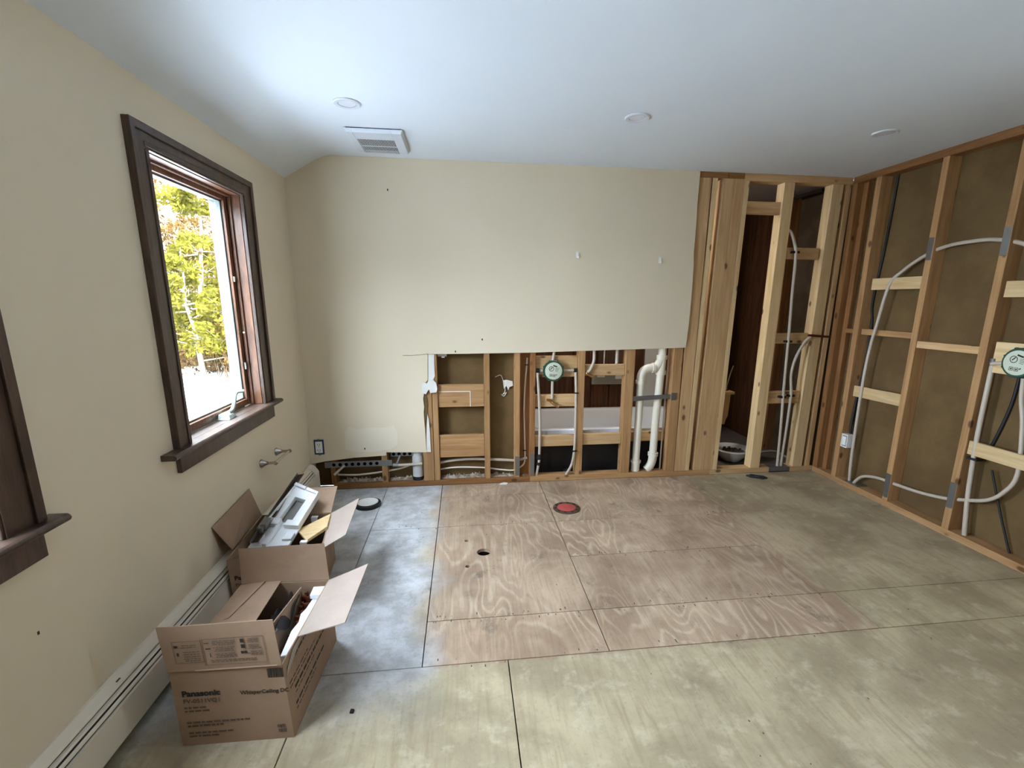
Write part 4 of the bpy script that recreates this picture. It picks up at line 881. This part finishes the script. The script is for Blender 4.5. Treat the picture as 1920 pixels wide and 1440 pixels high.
MB().panel([A, B, B+upv, A+upv], .002).build('flange', M_galv, ch); MB().panel([A+sdv, B+sdv, B+sdv+upv*.5, A+sdv+upv*.5], .002).build('flange', plain('brown_steel_edge', (86,68,50), .4, .4), ch)
MB().tube([A+(B-A)*.15+upv*1.02, A+(B-A)*.30+upv*1.02], .009, 8).lathe(A+(B-A)*.12+sdv*.5, (0,0,1), [(.012,0),(.012,.03),(0,.03)], 10).box(.140,.168,-1.30,-1.22,.315,.345).build('bracket', M_galv, ch, bevel=.001)
hs = thing('fan_housing', (.37,-1.25,.12), 'dark brown metal fan housing deep inside the rear box', 'fan housing')
MB().box(.30,.425,-1.41,-1.09,.02,.21).build('housing', plain('dark_brown_steel', (44,30,26), .4, .4), hs, bevel=.003)
for p in ((.352,-1.115,.27),(.385,-1.405,.275)):
    MB().hexa([(p[0]-.02,p[1]-.008,.20),(p[0]+.02,p[1]-.008,.20),(p[0]+.02,p[1]+.008,.20),(p[0]-.02,p[1]+.008,.20),(p[0]-.014,p[1]-.008,p[2]),(p[0]+.018,p[1]-.008,p[2]+.006),(p[0]+.018,p[1]+.008,p[2]+.006),(p[0]-.014,p[1]+.008,p[2])]).build('mounting_tab', M_black, hs, bevel=.001)
    MB().box(p[0]-.018,p[0]+.016,p[1]-.012,p[1]-.0075,p[2]-.016,p[2]+.018).box(p[0]-.018,p[0]+.016,p[1]-.012,p[1]+.012,p[2]+.016,p[2]+.020).build('white_clip', M_white, hs, bevel=.001)
m = MB(); m.panel([(.300,-1.24,.262),(.388,-1.375,.268),(.462,-1.27,.286),(.436,-1.10,.282)], .016)
tag(m.build('wood_offcut', lumber('pale','x'), bevel=.002), 'pale plywood offcut lying in the rear box', 'wood offcut')

# ------------------------------------------------------------------ outdoors
struct(MB().add([(-70,-60,-.45),(70,-60,-.45),(70,90,-.45),(-70,90,-.45)], [(0,1,2,3)]).build('ground', M_snow))
# added block, out of view, placed to shade the snow by the windows
struct(MB().box(-9,.0,-13,-8,-.45,3.4).build('snow_shade_block', plain('shade_block_grey', (150,150,146), .8)))
struct(MB().box(-.16, W+1.0, -5.6, 3.4, 2.62, 2.8).build('roof_slab', plain('roof_boards', (120,112,104), .9)))
def mat_leaf(name, a, b):
    n = N(name); v = n.coord(); x = n.noise(v, 3.2, 4, .7); c = n.mix(n.ramp(x, .3, .7), lin(a), lin(b))
    d = n.n('ShaderNodeBsdfDiffuse'); n.l(c, d.inputs[0]); t = n.n('ShaderNodeBsdfTranslucent'); n.l(c, t.inputs[0])
    mx = n.n('ShaderNodeMixShader'); mx.inputs[0].default_value = .35; n.l(d.outputs[0], mx.inputs[1]); n.l(t.outputs[0], mx.inputs[2]); n.l(mx.outputs[0], n.out.inputs[0]); return n.m
M_leaf = [mat_leaf('yellow_green_needles', (50,50,14), (104,96,34)), mat_leaf('dry_gold_leaves', (60,44,20), (110,84,46)), mat_leaf('tan_brush', (60,46,28), (106,86,58))]
M_bark = plain('pale_bark', (128,118,98), .9, var=.3, scale=6)
hill = MB(); nx, ny = 30, 16; vs = []; rnd = random.Random(2)
for j in range(ny):
    for i in range(nx):
        x = -40+60*i/(nx-1); y = 13+27*j/(ny-1); vs.append((x, y+2*math.sin(x*.25), -.46+ 1.5*max(0,j)**1.1+rnd.uniform(-.1,.1)*(j > 0)))
hill.add(vs, [(j*nx+i, j*nx+i+1, (j+1)*nx+i+1, (j+1)*nx+i) for j in range(ny-1) for i in range(nx-1)])
def mat_hill():
    n = N('leaf_litter_slope'); v = n.coord(); a = n.noise(v, 1.5, 6, .75); b = n.noise(v, 9, 4, .7)
    c = n.mix(n.ramp(a, .35, .65), lin((52,42,28)), lin((92,78,56))); c = n.mix(n.math('MULTIPLY', n.ramp(b, .56, .62), .7), c, lin((150,148,144))); return n.bsdf(c, .95)
struct(hill.build('hillside', mat_hill(), smooth=60))
def leafmesh(m_, rnd, c, rad, k, s0, s1):
    for i in range(k):
        while 1:
            d = Vector((rnd.uniform(-1,1),rnd.uniform(-1,1),rnd.uniform(-1,1)))
            if .05 < d.length < 1: break
        p = Vector(c)+Vector((d.x*rad[0],d.y*rad[1],d.z*rad[2])); a = Vector((rnd.gauss(0,1),rnd.gauss(0,1),rnd.gauss(0,1))).normalized(); b = a.orthogonal().normalized(); s_ = rnd.uniform(s0,s1)
        m_.add([p-a*s_, p+b*s_*.45, p+a*s_, p-b*s_*.45], [(0,1,2,3)])
def tree(x, y, h, kind, seed, label, z0=-.45):
    rnd = random.Random(seed); o = thing('bare_tree' if kind else 'evergreen_tree', (x,y,z0), label, 'tree', 'trees beyond the window')
    br = MB(); lf = MB(); lean = Vector((rnd.uniform(-.12,.12),rnd.uniform(-.12,.12),1))
    P = [Vector((x,y,z0-.1))+lean*h*t+Vector((rnd.uniform(-.08,.08),rnd.uniform(-.08,.08),0))*(t > 0) for t in (0,.2,.4,.6,.8,1)]
    r_ = .035+.012*h
    MB().tube(P, [r_,r_*.85,r_*.7,r_*.5,r_*.3,r_*.1], 7).build('trunk', M_bark, o, smooth=60)
    for i in range(30 if kind else 22):
        t = rnd.uniform(.12,.97); q = P[0].lerp(P[-1], t); a = rnd.uniform(0,6.28); L_ = h*(.22 if kind else .30)*(1.15-t)+.25
        d = Vector((math.cos(a),math.sin(a),rnd.uniform(.2,.9) if kind else rnd.uniform(-.1,.25))).normalized()
        e = q+d*L_; mid = q.lerp(e,.5)+Vector((0,0,rnd.uniform(-.05,.12)))
        br.tube([q,mid,e], [.020,.013,.004], 4, 0, False)
        for s_ in range(5):
            w_ = q.lerp(e, rnd.uniform(.3,1)); ee = w_+Vector((rnd.uniform(-.5,.5),rnd.uniform(-.5,.5),rnd.uniform(-.1,.6)))*L_*.55
            br.tube([w_,ee], [.008,.003], 3, 0, False)
            leafmesh(lf, rnd, ee, (.22,.22,.16), 18 if kind else 40, .03, .08 if kind else .09)
    stuff(br.build('branches', M_bark, o)); stuff(lf.build('foliage', M_leaf[kind], o))
names = ['yellow-green evergreen standing in the snow beyond the window', 'bare pale-barked tree with a few dry gold leaves beyond the window']
sd_ = 100
for (x, y, h, k_) in ((-4.2,9.6,4.4,0),(-5.2,8.8,3.2,0),(-6.0,10.3,5.0,0),(-3.3,10.2,4.6,1),(-5.0,11.2,6.5,1),(-4.4,12.4,7.5,1),(-6.9,12.0,7.0,1),(-5.9,13.3,8,1),(-7.7,10.6,5,0),(-8.6,13.2,7.5,1),(-7.0,14.6,8,1),(-5.2,15.4,8,1),(-3.4,13.4,7,1),(-9.6,11.4,5.4,0),(-2.4,11.4,4.8,0),(-10.6,14.0,7.5,1),(-8.2,16.5,8,1),(-6.4,17.0,8.5,1),(-1.4,12.8,6,1),(-12.5,12.4,6,0)):
    sd_ += 1; tree(x, y, h, k_, sd_, names[k_])
def brush(x, y, h, seed):
    rnd = random.Random(seed); o = thing('brush_clump', (x,y,-.45), 'tan dry brush clump at the edge of the snow outside', 'brush', 'dry brush beyond the window'); m_ = MB(); lf = MB()
    for i in range(46):
        a = rnd.uniform(0,6.28); rr = rnd.uniform(0,.5); b = Vector((x+rr*math.cos(a),y+rr*math.sin(a),-.47)); e = b+Vector((rnd.uniform(-.5,.5),rnd.uniform(-.5,.5),h*rnd.uniform(.5,1)))
        m_.tube([b,b.lerp(e,.5)+Vector((rnd.uniform(-.1,.1),0,.1)),e], [.011,.008,.003], 3, 0, False); leafmesh(lf, rnd, b.lerp(e,.7), (.25,.25,.35), 22, .03, .07)
    stuff(m_.build('stems', M_leaf[2], o)); stuff(lf.build('leaves', M_leaf[1 if seed%3 else 2], o))
for i in range(18):
    brush(-10.5+i*.55, 9.0+1.1*math.sin(i*2.1)+.0*i+(1.0 if i%2 else 0), 1.2+.5*math.sin(i*1.3), 300+i)
